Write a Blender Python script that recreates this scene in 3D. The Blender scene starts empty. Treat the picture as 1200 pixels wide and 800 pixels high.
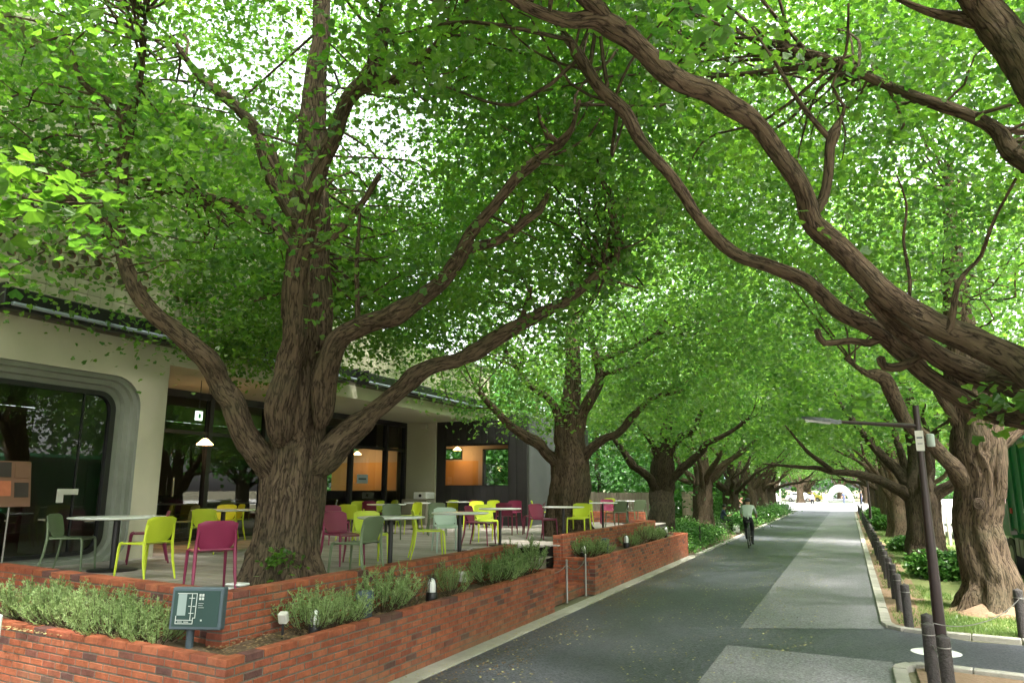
import bpy, bmesh, math, random
import numpy as np
from mathutils import Vector, Matrix, Euler

# ------------------------------------------------------------------ camera, world, sun, exposure
sc = bpy.context.scene
C = sc.collection
F, H = 858.0, 2.07                      # focal length in pixels of a 1200 px wide picture, eye height
PITCH, YAW = math.radians(11.3356), math.radians(24.2396)
fw = Vector((-math.sin(YAW)*math.cos(PITCH), math.cos(YAW)*math.cos(PITCH), math.sin(PITCH)))
rt = Vector((math.cos(YAW), math.sin(YAW), 0))
up = rt.cross(fw)
EYE = Vector((0, 0, H))
cam = bpy.data.objects.new('camera', bpy.data.cameras.new('camera'))
C.objects.link(cam); sc.camera = cam
cam.location = EYE
cam.rotation_euler = Matrix((rt, up, -fw)).transposed().to_euler()
cam.data.sensor_width = 36; cam.data.lens = 36*F/1200
cam.data.clip_start = 0.05; cam.data.clip_end = 2000

SUN = Vector((0.42, -0.30, 0.86)).normalized()
w = bpy.data.worlds.new('World'); sc.world = w; w.use_nodes = True
nt = w.node_tree; bg = nt.nodes['Background']
sky = nt.nodes.new('ShaderNodeTexSky'); sky.sky_type = 'NISHITA'; sky.sun_disc = False
sky.sun_elevation = math.asin(SUN.z); sky.sun_rotation = math.atan2(SUN.x, SUN.y)
sky.dust_density = 5.0; sky.air_density = 0.7; sky.ozone_density = 0.6
hsv = nt.nodes.new('ShaderNodeHueSaturation'); hsv.inputs['Saturation'].default_value = .22; hsv.inputs['Value'].default_value = 1.25      # thin bright cloud cover
nt.links.new(sky.outputs[0], hsv.inputs['Color']); nt.links.new(hsv.outputs[0], bg.inputs[0]); bg.inputs[1].default_value = 0.125
sl = bpy.data.lights.new('sun', 'SUN'); sl.energy = 2.4; sl.angle = math.radians(5); sl.color = (1, .95, .86)
so = bpy.data.objects.new('sun', sl); C.objects.link(so); so.location = (10, -8, 30)
so.rotation_euler = SUN.to_track_quat('Z', 'Y').to_euler()
sc.view_settings.view_transform = 'Standard'; sc.view_settings.look = 'None'
sc.view_settings.exposure = 3.0; sc.view_settings.gamma = 1.0
cy = sc.cycles
cy.max_bounces = 8; cy.diffuse_bounces = 5; cy.glossy_bounces = 3; cy.transmission_bounces = 6
cy.transparent_max_bounces = 8; cy.caustics_reflective = False; cy.caustics_refractive = False
cy.sample_clamp_indirect = 6.0; cy.use_denoising = True
try: cy.denoiser = 'OPENIMAGEDENOISE'
except Exception: pass

rng = np.random.default_rng(7)
random.seed(5)
def P(px, py, D):                       # a point at forward distance D on the line of sight through a photograph pixel
    v = fw*F + rt*(px-600) + up*(400-py)
    return EYE + v*(D/F)

# ------------------------------------------------------------------ materials
def mat(name, col, rough=.6, metal=0, noise=None, bump=None, spec=.5, vary=0, island=False, emit=None):
    """noise=(scale, amount, colour2); bump=(scale, strength)"""
    m = bpy.data.materials.new(name); m.use_nodes = True; n = m.node_tree; L = n.links
    b = n.nodes['Principled BSDF']
    b.inputs['Base Color'].default_value = (*col, 1); b.inputs['Roughness'].default_value = rough
    b.inputs['Metallic'].default_value = metal; b.inputs['Specular IOR Level'].default_value = spec
    tc = n.nodes.new('ShaderNodeTexCoord'); out = None
    if noise:
        t = n.nodes.new('ShaderNodeTexNoise'); t.inputs['Scale'].default_value = noise[0]; t.inputs['Detail'].default_value = 6
        t.inputs['Roughness'].default_value = .65
        L.new(tc.outputs['Object'], t.inputs['Vector'])
        r = n.nodes.new('ShaderNodeValToRGB'); r.color_ramp.elements[0].position = .5-noise[1]/2; r.color_ramp.elements[1].position = .5+noise[1]/2
        r.color_ramp.elements[0].color = (*col, 1); r.color_ramp.elements[1].color = (*noise[2], 1)
        L.new(t.outputs['Fac'], r.inputs[0]); out = r.outputs[0]
    if vary:
        hs = n.nodes.new('ShaderNodeHueSaturation')
        if island:
            g = n.nodes.new('ShaderNodeNewGeometry'); rnd = g.outputs['Random Per Island']
        else:
            g = n.nodes.new('ShaderNodeObjectInfo'); rnd = g.outputs['Random']
        mr = n.nodes.new('ShaderNodeMapRange'); mr.inputs[3].default_value = 1-vary; mr.inputs[4].default_value = 1+vary
        L.new(rnd, mr.inputs[0]); L.new(mr.outputs[0], hs.inputs['Value'])
        if out: L.new(out, hs.inputs['Color'])
        else: hs.inputs['Color'].default_value = (*col, 1)
        out = hs.outputs[0]
    if out: L.new(out, b.inputs['Base Color'])
    if bump:
        t = n.nodes.new('ShaderNodeTexNoise'); t.inputs['Scale'].default_value = bump[0]; t.inputs['Detail'].default_value = 5
        L.new(tc.outputs['Object'], t.inputs['Vector'])
        bp = n.nodes.new('ShaderNodeBump'); bp.inputs['Strength'].default_value = bump[1]; bp.inputs['Distance'].default_value = .02
        L.new(t.outputs['Fac'], bp.inputs['Height']); L.new(bp.outputs[0], b.inputs['Normal'])
    if emit:
        b.inputs['Emission Color'].default_value = (*emit[0], 1); b.inputs['Emission Strength'].default_value = emit[1]
    return m

def leafmat(name, c1, c2, tr, mix=.45, rough=.38):
    m = bpy.data.materials.new(name); m.use_nodes = True; n = m.node_tree; L = n.links
    n.nodes.remove(n.nodes['Principled BSDF']); o = n.nodes['Material Output']
    g = n.nodes.new('ShaderNodeNewGeometry')
    r = n.nodes.new('ShaderNodeValToRGB'); r.color_ramp.elements[0].color = (*c1, 1); r.color_ramp.elements[1].color = (*c2, 1)
    pz = n.nodes.new('ShaderNodeTexNoise'); pz.inputs['Scale'].default_value = .9; pz.inputs['Detail'].default_value = 3; L.new(g.outputs['Position'], pz.inputs['Vector'])
    pm = n.nodes.new('ShaderNodeMapRange'); pm.inputs[1].default_value = .32; pm.inputs[2].default_value = .68; pm.inputs[3].default_value = -.25; pm.inputs[4].default_value = .45; L.new(pz.outputs['Fac'], pm.inputs[0])
    pa = n.nodes.new('ShaderNodeMath'); pa.operation = 'MULTIPLY_ADD'; pa.inputs[1].default_value = .75; pa.use_clamp = True; L.new(g.outputs['Random Per Island'], pa.inputs[0]); L.new(pm.outputs[0], pa.inputs[2])
    L.new(pa.outputs[0], r.inputs[0])
    d = n.nodes.new('ShaderNodeBsdfPrincipled'); d.inputs['Roughness'].default_value = rough; d.inputs['Specular IOR Level'].default_value = .55
    L.new(r.outputs[0], d.inputs['Base Color'])
    t = n.nodes.new('ShaderNodeBsdfTranslucent')
    r2 = n.nodes.new('ShaderNodeValToRGB'); r2.color_ramp.elements[0].color = (tr[0]*.42, tr[1]*.62, tr[2]*.8, 1); r2.color_ramp.elements[1].color = (*tr, 1)
    L.new(pa.outputs[0], r2.inputs[0]); L.new(r2.outputs[0], t.inputs['Color'])
    mx = n.nodes.new('ShaderNodeMixShader'); mx.inputs[0].default_value = mix
    L.new(d.outputs[0], mx.inputs[1]); L.new(t.outputs[0], mx.inputs[2]); L.new(mx.outputs[0], o.inputs['Surface'])
    return m

def barkmat(name, dark, light, moss):
    m = bpy.data.materials.new(name); m.use_nodes = True; n = m.node_tree; L = n.links
    b = n.nodes['Principled BSDF']; b.inputs['Roughness'].default_value = .92; b.inputs['Specular IOR Level'].default_value = .15
    a = n.nodes.new('ShaderNodeAttribute'); a.attribute_name = 'bark'
    mp = n.nodes.new('ShaderNodeMapping'); mp.inputs['Scale'].default_value = (1, 1, .17); L.new(a.outputs['Vector'], mp.inputs[0])
    nz = n.nodes.new('ShaderNodeTexNoise'); nz.inputs['Scale'].default_value = 25; nz.inputs['Detail'].default_value = 3; nz.inputs['Roughness'].default_value = .5
    nz.inputs['Distortion'].default_value = .25
    L.new(mp.outputs[0], nz.inputs['Vector'])
    fs = n.nodes.new('ShaderNodeMath'); fs.operation = 'SUBTRACT'; fs.inputs[1].default_value = .5; L.new(nz.outputs['Fac'], fs.inputs[0])
    fa = n.nodes.new('ShaderNodeMath'); fa.operation = 'ABSOLUTE'; L.new(fs.outputs[0], fa.inputs[0])
    fm = n.nodes.new('ShaderNodeMapRange'); fm.inputs[2].default_value = .07; L.new(fa.outputs[0], fm.inputs[0])        # deep fissures where the noise crosses one half
    nf = n.nodes.new('ShaderNodeTexNoise'); nf.inputs['Scale'].default_value = 48; nf.inputs['Detail'].default_value = 6; nf.inputs['Roughness'].default_value = .7; L.new(mp.outputs[0], nf.inputs['Vector'])
    hm = n.nodes.new('ShaderNodeMath'); hm.operation = 'MULTIPLY_ADD'; hm.inputs[1].default_value = .36; L.new(fm.outputs[0], hm.inputs[0])
    h2 = n.nodes.new('ShaderNodeMath'); h2.operation = 'MULTIPLY'; h2.inputs[1].default_value = 1.0; L.new(nf.outputs['Fac'], h2.inputs[0]); L.new(h2.outputs[0], hm.inputs[2])
    r = n.nodes.new('ShaderNodeValToRGB'); e = r.color_ramp.elements
    e[0].position = .40; e[0].color = (*dark, 1); e[1].position = 1.05 if False else 1.0; e[1].color = (*light, 1)
    L.new(hm.outputs[0], r.inputs[0])
    n2 = n.nodes.new('ShaderNodeTexNoise'); n2.inputs['Scale'].default_value = 1.6; n2.inputs['Detail'].default_value = 4; L.new(a.outputs['Vector'], n2.inputs['Vector'])
    r2 = n.nodes.new('ShaderNodeValToRGB'); r2.color_ramp.elements[0].position = .5; r2.color_ramp.elements[1].position = .75
    L.new(n2.outputs['Fac'], r2.inputs[0])
    mx = n.nodes.new('ShaderNodeMix'); mx.data_type = 'RGBA'; mx.inputs['B'].default_value = (*moss, 1)
    ml = n.nodes.new('ShaderNodeMath'); ml.operation = 'MULTIPLY'; ml.inputs[1].default_value = .55; L.new(r2.outputs[0], ml.inputs[0])
    L.new(ml.outputs[0], mx.inputs['Factor']); L.new(r.outputs[0], mx.inputs['A']); L.new(mx.outputs['Result'], b.inputs['Base Color'])
    bp = n.nodes.new('ShaderNodeBump'); bp.inputs['Strength'].default_value = 1.0; bp.inputs['Distance'].default_value = .035
    L.new(hm.outputs[0], bp.inputs['Height']); L.new(bp.outputs[0], b.inputs['Normal'])
    return m

def brickmat(name, island):
    m = bpy.data.materials.new(name); m.use_nodes = True; n = m.node_tree; L = n.links
    b = n.nodes['Principled BSDF']; b.inputs['Roughness'].default_value = .7; b.inputs['Specular IOR Level'].default_value = .3
    g = n.nodes.new('ShaderNodeNewGeometry' if island else 'ShaderNodeObjectInfo')
    rnd = g.outputs['Random Per Island' if island else 'Random']
    r = n.nodes.new('ShaderNodeValToRGB'); r.color_ramp.interpolation = 'CONSTANT'; e = r.color_ramp.elements
    cols = [(0, (.32, .095, .045)), (.24, (.285, .080, .040)), (.42, (.34, .108, .055)), (.60, (.265, .074, .040)), (.72, (.305, .090, .044)), (.83, (.165, .060, .044)), (.88, (.24, .070, .040)), (.95, (.115, .052, .044))]
    e[0].color = (*cols[0][1], 1); e[1].position = cols[1][0]; e[1].color = (*cols[1][1], 1)
    for p, c in cols[2:]:
        x = e.new(p); x.color = (*c, 1)
    L.new(rnd, r.inputs[0])
    ge = n.nodes.new('ShaderNodeNewGeometry')
    t = n.nodes.new('ShaderNodeTexNoise'); t.inputs['Scale'].default_value = 9; t.inputs['Detail'].default_value = 8; t.inputs['Roughness'].default_value = .7
    L.new(ge.outputs['Position'], t.inputs['Vector'])
    hs = n.nodes.new('ShaderNodeHueSaturation'); mr = n.nodes.new('ShaderNodeMapRange'); mr.inputs[1].default_value = .3; mr.inputs[2].default_value = .7; mr.inputs[3].default_value = .55; mr.inputs[4].default_value = 1.2
    L.new(t.outputs['Fac'], mr.inputs[0]); L.new(mr.outputs[0], hs.inputs['Value']); L.new(r.outputs[0], hs.inputs['Color'])
    # lime bloom and dirt low on the wall
    t2 = n.nodes.new('ShaderNodeTexNoise'); t2.inputs['Scale'].default_value = 2.2; t2.inputs['Detail'].default_value = 6; L.new(ge.outputs['Position'], t2.inputs['Vector'])
    sx = n.nodes.new('ShaderNodeSeparateXYZ'); L.new(ge.outputs['Position'], sx.inputs[0])
    m1 = n.nodes.new('ShaderNodeMapRange'); m1.inputs[1].default_value = .35; m1.inputs[2].default_value = 0.0; m1.inputs[3].default_value = 0; m1.inputs[4].default_value = .35
    L.new(sx.outputs['Z'], m1.inputs[0])
    ad = n.nodes.new('ShaderNodeMath'); ad.operation = 'ADD'; L.new(t2.outputs['Fac'], ad.inputs[0]); L.new(m1.outputs[0], ad.inputs[1])
    m2 = n.nodes.new('ShaderNodeMapRange'); m2.inputs[1].default_value = .6; m2.inputs[2].default_value = .95; m2.inputs[3].default_value = 0; m2.inputs[4].default_value = .6
    L.new(ad.outputs[0], m2.inputs[0])
    mx = n.nodes.new('ShaderNodeMix'); mx.data_type = 'RGBA'; mx.inputs['B'].default_value = (.17, .12, .07, 1)
    L.new(m2.outputs[0], mx.inputs['Factor']); L.new(hs.outputs[0], mx.inputs['A']); L.new(mx.outputs['Result'], b.inputs['Base Color'])
    bp = n.nodes.new('ShaderNodeBump'); bp.inputs['Strength'].default_value = .35; bp.inputs['Distance'].default_value = .01
    t3 = n.nodes.new('ShaderNodeTexNoise'); t3.inputs['Scale'].default_value = 60; L.new(ge.outputs['Position'], t3.inputs['Vector'])
    L.new(t3.outputs['Fac'], bp.inputs['Height']); L.new(bp.outputs[0], b.inputs['Normal'])
    return m

def asphalt(name, c, c2, patch):
    m = bpy.data.materials.new(name); m.use_nodes = True; n = m.node_tree; L = n.links
    b = n.nodes['Principled BSDF']; b.inputs['Specular IOR Level'].default_value = .45
    tc = n.nodes.new('ShaderNodeTexCoord')
    f = n.nodes.new('ShaderNodeTexVoronoi'); f.inputs['Scale'].default_value = 48; L.new(tc.outputs['Object'], f.inputs['Vector'])
    r = n.nodes.new('ShaderNodeValToRGB'); r.color_ramp.elements[0].color = (*c, 1); r.color_ramp.elements[1].color = (*c2, 1)
    L.new(f.outputs['Color'], r.inputs[0])
    t = n.nodes.new('ShaderNodeTexNoise'); t.inputs['Scale'].default_value = .55; t.inputs['Detail'].default_value = 7; t.inputs['Roughness'].default_value = .6
    mp = n.nodes.new('ShaderNodeMapping'); mp.inputs['Scale'].default_value = (1, .35, 1); L.new(tc.outputs['Object'], mp.inputs[0]); L.new(mp.outputs[0], t.inputs['Vector'])
    mr = n.nodes.new('ShaderNodeMapRange'); mr.inputs[1].default_value = .3; mr.inputs[2].default_value = .7; mr.inputs[3].default_value = 1-patch; mr.inputs[4].default_value = 1+patch
    L.new(t.outputs['Fac'], mr.inputs[0])
    hs = n.nodes.new('ShaderNodeHueSaturation'); L.new(mr.outputs[0], hs.inputs['Value']); L.new(r.outputs[0], hs.inputs['Color'])
    L.new(hs.outputs[0], b.inputs['Base Color'])
    rr = n.nodes.new('ShaderNodeMapRange'); rr.inputs[1].default_value = .3; rr.inputs[2].default_value = .7; rr.inputs[3].default_value = .38; rr.inputs[4].default_value = .62
    L.new(t.outputs['Fac'], rr.inputs[0]); L.new(rr.outputs[0], b.inputs['Roughness'])
    bp = n.nodes.new('ShaderNodeBump'); bp.inputs['Strength'].default_value = .5; bp.inputs['Distance'].default_value = .006
    L.new(f.outputs['Distance'], bp.inputs['Height']); L.new(bp.outputs[0], b.inputs['Normal'])
    return m

M = {}
M['bark'] = barkmat('bark', (.016, .011, .008), (.150, .108, .072), (.075, .075, .042))
M['bark_dark'] = barkmat('bark dark', (.014, .010, .007), (.105, .078, .054), (.05, .052, .03))
M['leaf'] = leafmat('ginkgo leaf', (.026, .075, .016), (.10, .18, .028), (.24, .48, .032), .50)
M['leaf_far'] = leafmat('ginkgo leaf far', (.032, .080, .020), (.105, .19, .038), (.29, .52, .055), .50)
M['leaf_wood'] = leafmat('wood leaf', (.03, .09, .018), (.06, .16, .03), (.12, .34, .04), .4)
M['ivy'] = leafmat('ivy leaf', (.04, .12, .02), (.13, .28, .05), (.10, .30, .04), .25, .3)
M['rosemary'] = leafmat('rosemary needle', (.15, .24, .07), (.33, .44, .17), (.26, .38, .11), .25, .5)
M['rosemary_dry'] = leafmat('rosemary dry', (.11, .08, .04), (.15, .16, .06), (.10, .10, .04), .2, .6)
M['grassblade'] = leafmat('grass blade', (.10, .19, .035), (.24, .31, .09), (.2, .32, .06), .35)
M['litter'] = mat('leaf litter', (.33, .30, .13), .8, vary=.5, island=True)
M['litter_brown'] = mat('brown litter', (.20, .13, .06), .9, vary=.5, island=True)
M['brick'] = brickmat('brick', False); M['brick_joined'] = brickmat('brick joined', True)
M['mortar'] = mat('mortar', (.10, .088, .068), .9, noise=(14, .5, (.16, .14, .11)), bump=(70, .5))
M['soil'] = mat('soil', (.07, .045, .028), .95, noise=(9, .5, (.13, .09, .05)), bump=(30, 1))
M['dirt'] = mat('bare dirt', (.24, .16, .10), .95, noise=(3, .6, (.17, .11, .065)), bump=(25, 1))
M['turf'] = mat('turf', (.085, .14, .03), .95, noise=(1.6, .5, (.20, .20, .075)), bump=(30, 1))
M['groundm'] = mat('ground', (.11, .12, .06), .95, noise=(.6, .5, (.16, .13, .085)), bump=(12, 1))
M['asphalt'] = asphalt('asphalt', (.011, .0118, .017), (.090, .094, .114), .30)
M['asphalt_light'] = asphalt('asphalt light', (.065, .063, .073), (.225, .218, .24), .18)
M['paving'] = asphalt('pale paving', (.42, .41, .39), (.55, .54, .51), .1)
M['kerb'] = mat('kerb concrete', (.27, .26, .225), .85, noise=(5, .5, (.36, .34, .29)), bump=(60, .5), vary=.14)
M['concrete'] = mat('concrete', (.34, .32, .25), .85, noise=(3, .5, (.25, .23, .17)), bump=(50, .4))
M['plank'] = mat('weathered plank', (.36, .32, .29), .7, noise=(6, .6, (.25, .22, .20)), bump=(40, .4), vary=.22)
M['deck_under'] = mat('deck underside', (.03, .025, .02), .9)
M['beige'] = mat('beige render', (.46, .44, .33), .8, noise=(1.6, .6, (.40, .385, .29)), bump=(90, .25))
M['tile'] = mat('facade tile', (.50, .47, .35), .45, noise=(2, .6, (.43, .41, .30)), vary=.09)
M['tile_joined'] = mat('facade tile joined', (.50, .47, .35), .45, noise=(2, .6, (.43, .41, .30)), vary=.09, island=True)
M['grout'] = mat('tile joint', (.13, .115, .085), .9)
M['hole'] = mat('vent lining', (.22, .10, .06), .9)
M['surround'] = mat('window surround', (.22, .235, .20), .6, noise=(3, .5, (.17, .182, .155)))
M['black'] = mat('black frame', (.012, .012, .013), .4)
M['blackwall'] = mat('black cladding', (.014, .013, .014), .55, noise=(4, .5, (.022, .021, .022)))
M['greywall'] = mat('grey cladding', (.075, .08, .082), .6, noise=(4, .5, (.06, .065, .067)))
M['silver'] = mat('awning bar', (.36, .41, .52), .4, .1)
M['steel'] = mat('brushed steel', (.30, .29, .27), .45, 1)
M['darkmetal'] = mat('dark brown lamp paint', (.020, .011, .010), .38, noise=(5, .5, (.032, .018, .016)))
M['bollard'] = mat('imitation log bollard', (.055, .048, .045), .7, noise=(30, .6, (.032, .027, .026)), bump=(45, .8))
M['white'] = mat('white table top', (.80, .81, .80), .3)
M['whitepaint'] = mat('white paint', (.78, .78, .75), .6, noise=(6, .4, (.66, .66, .62)))
M['lime'] = mat('lime plastic', (.50, .60, .035), .42)
M['maroon'] = mat('maroon plastic', (.20, .018, .062), .42)
M['olive'] = mat('olive plastic', (.115, .155, .085), .45)
M['palegreen'] = mat('pale grey green plastic', (.42, .52, .45), .4)
M['board'] = mat('map board face', (.008, .035, .030), .6)
M['boardframe'] = mat('map board frame', (.05, .075, .09), .5)
M['mapline'] = mat('map print', (.42, .46, .43), .5)
M['mapgrey'] = mat('map print grey', (.20, .26, .25), .5)
M['signgrey'] = mat('grey green plate', (.32, .38, .34), .6)
M['jar'] = mat('lamp glass', (.75, .76, .74), .15)
M['interior'] = mat('interior wall', (.11, .085, .06), .8)
M['interior_floor'] = mat('interior floor', (.14, .075, .035), .5)
M['orange'] = mat('interior wall painted lamp glow', (.62, .33, .10), .7)  # warm lamp glow put into the wall colour
M['creamwall'] = mat('cream interior wall', (.55, .42, .30), .8)
M['fabric_dark'] = mat('dark seating', (.03, .022, .018), .7)
M['fence'] = mat('fence board', (.30, .235, .175), .85, noise=(5, .6, (.22, .17, .13)), vary=.25)
M['truckgreen'] = mat('truck green', (.012, .16, .055), .4, noise=(2, .5, (.010, .125, .045)))
M['tarp'] = mat('green tarpaulin', (.03, .27, .15), .55, noise=(2, .5, (.02, .2, .11)))
M['rubber'] = mat('rubber', (.018, .018, .018), .8)
M['carwhite'] = mat('white car paint', (.75, .76, .76), .25)
M['cargrey'] = mat('dark car paint', (.06, .065, .07), .25)
M['caryellow'] = mat('yellow car paint', (.62, .52, .10), .25)
M['red'] = mat('red paint', (.5, .02, .02), .4)
M['blue'] = mat('blue panel', (.02, .06, .30), .4)
M['tent'] = mat('white tent fabric', (.82, .82, .80), .7)
M['skin'] = mat('skin', (.50, .29, .20), .55)
M['hair'] = mat('dark hair', (.015, .011, .01), .6)
M['shirt_grey'] = mat('grey green shirt', (.42, .47, .45), .8)
M['cloth_black'] = mat('black cloth', (.014, .014, .018), .8)
M['cloth_navy'] = mat('navy cloth', (.035, .05, .10), .8)
M['cloth_white'] = mat('white cloth', (.72, .70, .68), .8)
M['cloth_pink'] = mat('pink cloth', (.66, .40, .42), .8)
M['paper'] = mat('paper', (.52, .51, .46), .7)
M['pale_stone'] = mat('pale stone', (.45, .43, .38), .8, noise=(6, .5, (.36, .34, .30)), bump=(30, .6))
M['terracotta'] = mat('step brick', (.45, .14, .065), .75, noise=(12, .5, (.33, .10, .05)))
M['roofbrown'] = mat('brown kiosk', (.16, .08, .05), .7)
def glassmat():
    m = bpy.data.materials.new('window glass'); m.use_nodes = True; n = m.node_tree; L = n.links
    n.nodes.remove(n.nodes['Principled BSDF']); o = n.nodes['Material Output']
    t = n.nodes.new('ShaderNodeBsdfTransparent'); t.inputs[0].default_value = (.62, .66, .64, 1)
    g = n.nodes.new('ShaderNodeBsdfGlossy'); g.inputs['Roughness'].default_value = .01; g.inputs['Color'].default_value = (.95, .97, .95, 1)
    fr = n.nodes.new('ShaderNodeFresnel'); fr.inputs['IOR'].default_value = 1.75
    mx = n.nodes.new('ShaderNodeMixShader'); L.new(fr.outputs[0], mx.inputs[0]); L.new(t.outputs[0], mx.inputs[1]); L.new(g.outputs[0], mx.inputs[2])
    L.new(mx.outputs[0], o.inputs['Surface']); return m
M['glass'] = glassmat()
M['lampglow'] = mat('lit pendant shade', (.9, .6, .3), .6, emit=((1, .55, .22), 2.2))
M['exitglow'] = mat('lit exit sign', (.8, .9, .8), .6, emit=((.75, 1, .8), .35))
M['exitgreen'] = mat('exit sign green', (.02, .3, .1), .6)

# ------------------------------------------------------------------ object helpers
def props(o, label=None, cat=None, group=None, kind=None):
    if label: o['label'] = label
    if cat: o['category'] = cat
    if group: o['group'] = group
    if kind: o['kind'] = kind
    return o
def link(name, me, parent=None, loc=None, rot=None):
    o = bpy.data.objects.new(name, me); C.objects.link(o)
    if parent: o.parent = parent
    if loc is not None: o.location = loc
    if rot is not None: o.rotation_euler = rot
    return o
def thing(name, label, cat, loc=(0, 0, 0), rz=0, group=None):
    o = bpy.data.objects.new(name, None); C.objects.link(o); o.location = loc; o.rotation_euler = (0, 0, rz); o.empty_display_size = .1
    return props(o, label, cat, group)
def npmesh(name, V, polys, m, smooth=False, attr=None):
    """polys: an (n, k) int array or a list of such arrays"""
    if not isinstance(polys, list): polys = [polys]
    polys = [np.asarray(p, dtype=np.int32) for p in polys if len(p)]
    me = bpy.data.meshes.new(name)
    V = np.asarray(V, dtype=np.float32); me.vertices.add(len(V)); me.vertices.foreach_set('co', V.ravel())
    nl = sum(p.size for p in polys); npol = sum(len(p) for p in polys)
    me.loops.add(nl); me.loops.foreach_set('vertex_index', np.concatenate([p.ravel() for p in polys]))
    tot = np.concatenate([np.full(len(p), p.shape[1], np.int32) for p in polys]); st = np.concatenate([[0], np.cumsum(tot)[:-1]]).astype(np.int32)
    me.polygons.add(npol); me.polygons.foreach_set('loop_start', st); me.polygons.foreach_set('loop_total', tot)
    me.polygons.foreach_set('use_smooth', np.full(npol, bool(smooth)))
    if attr is not None:
        a = me.attributes.new('bark', 'FLOAT_VECTOR', 'POINT'); a.data.foreach_set('vector', np.asarray(attr, np.float32).ravel())
    me.materials.append(m) if not isinstance(m, list) else [me.materials.append(x) for x in m]
    me.update(calc_edges=True); return me
class MB:
    def __init__(s): s.v = []; s.f = []
    def add(s, V, Fc):
        b = len(s.v); s.v += [tuple(map(float, p)) for p in V]; s.f += [tuple(i+b for i in f) for f in Fc]; return s
    def box(s, c, sz, rz=0, rx=0, ry=0):
        x, y, z = sz[0]/2, sz[1]/2, sz[2]/2
        V = [Vector((a, b, d)) for d in (-z, z) for b in (-y, y) for a in (-x, x)]
        R = Euler((rx, ry, rz)).to_matrix(); c = Vector(c)
        return s.add([R@v+c for v in V], [(0, 2, 3, 1), (4, 5, 7, 6), (0, 1, 5, 4), (2, 6, 7, 3), (0, 4, 6, 2), (1, 3, 7, 5)])
    def b2(s, a, b): return s.box([(a[i]+b[i])/2 for i in range(3)], [abs(b[i]-a[i]) for i in range(3)])
    def tube(s, pts, rad, n=8, cap=True):
        pts = [Vector(p) for p in pts]
        if not hasattr(rad, '__len__'): rad = [rad]*len(pts)
        V = []; prev = None
        for i, p in enumerate(pts):
            t = (pts[min(i+1, len(pts)-1)]-pts[max(i-1, 0)]).normalized()
            if prev is None: prev = t.orthogonal().normalized()
            u = (prev-t*prev.dot(t)).normalized(); prev = u; q = t.cross(u)
            V += [p+(u*math.cos(2*math.pi*k/n)+q*math.sin(2*math.pi*k/n))*rad[i] for k in range(n)]
        Fc = [(i*n+k, i*n+(k+1) % n, (i+1)*n+(k+1) % n, (i+1)*n+k) for i in range(len(pts)-1) for k in range(n)]
        if cap: Fc += [tuple(range(n))[::-1], tuple((len(pts)-1)*n+k for k in range(n))]
        return s.add(V, Fc)
    def lathe(s, prof, n=24, c=(0, 0, 0)):
        V = [(c[0]+r*math.cos(2*math.pi*k/n), c[1]+r*math.sin(2*math.pi*k/n), c[2]+z) for r, z in prof for k in range(n)]
        Fc = [(i*n+k, i*n+(k+1) % n, (i+1)*n+(k+1) % n, (i+1)*n+k) for i in range(len(prof)-1) for k in range(n)]
        Fc += [tuple(range(n))[::-1], tuple((len(prof)-1)*n+k for k in range(n))]
        return s.add(V, Fc)
    def prism(s, poly, z0, z1):
        n = len(poly); V = [(x, y, z0) for x, y in poly]+[(x, y, z1) for x, y in poly]
        return s.add(V, [tuple(range(n))[::-1], tuple(range(n, 2*n))]+[(k, (k+1) % n, n+(k+1) % n, n+k) for k in range(n)])
    def me(s, name, m, smooth=False, bevel=0):
        me = bpy.data.meshes.new(name); me.from_pydata(s.v, [], s.f)
        if bevel:
            bm = bmesh.new(); bm.from_mesh(me); bmesh.ops.bevel(bm, geom=[e for e in bm.edges if e.calc_face_angle(0) > .5], offset=bevel, segments=1, affect='EDGES', clamp_overlap=True); bm.to_mesh(me); bm.free()
        me.materials.append(m)
        if smooth:
            for p in me.polygons: p.use_smooth = True
            try: me.set_sharp_from_angle(angle=math.radians(40))
            except Exception: pass
        return me
    def build(s, name, m, parent=None, smooth=False, bevel=0, loc=None, rot=None):
        return link(name, s.me(name, m, smooth, bevel), parent, loc, rot)
def copy_tree(o, parent=None):
    c = o.copy(); C.objects.link(c)
    if parent: c.parent = parent
    for ch in o.children: copy_tree(ch, c)
    return c
def place_copy(proto, loc, rz=0, label=None, group=None, scale=None):
    c = copy_tree(proto); c.location = loc; c.rotation_euler = (0, 0, rz)
    if label: c['label'] = label
    if group: c['group'] = group
    if scale: c.scale = (scale,)*3 if not hasattr(scale, '__len__') else scale
    return c
def joined_boxes(centers, sizes, rz, jitter=.0):
    """many boxes as arrays; rz per box"""
    c = np.asarray(centers, float); s = np.asarray(sizes, float)/2; n = len(c); rz = np.broadcast_to(rz, (n,))
    base = np.array([(a, b, d) for d in (-1, 1) for b in (-1, 1) for a in (-1, 1)], float)
    L = base[None]*s[:, None]; co, si = np.cos(rz)[:, None], np.sin(rz)[:, None]
    V = np.stack([L[..., 0]*co-L[..., 1]*si, L[..., 0]*si+L[..., 1]*co, L[..., 2]], -1)+c[:, None]
    q = np.array([(0, 2, 3, 1), (4, 5, 7, 6), (0, 1, 5, 4), (2, 6, 7, 3), (0, 4, 6, 2), (1, 3, 7, 5)])
    return V.reshape(-1, 3), (q[None]+8*np.arange(n)[:, None, None]).reshape(-1, 4)

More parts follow.
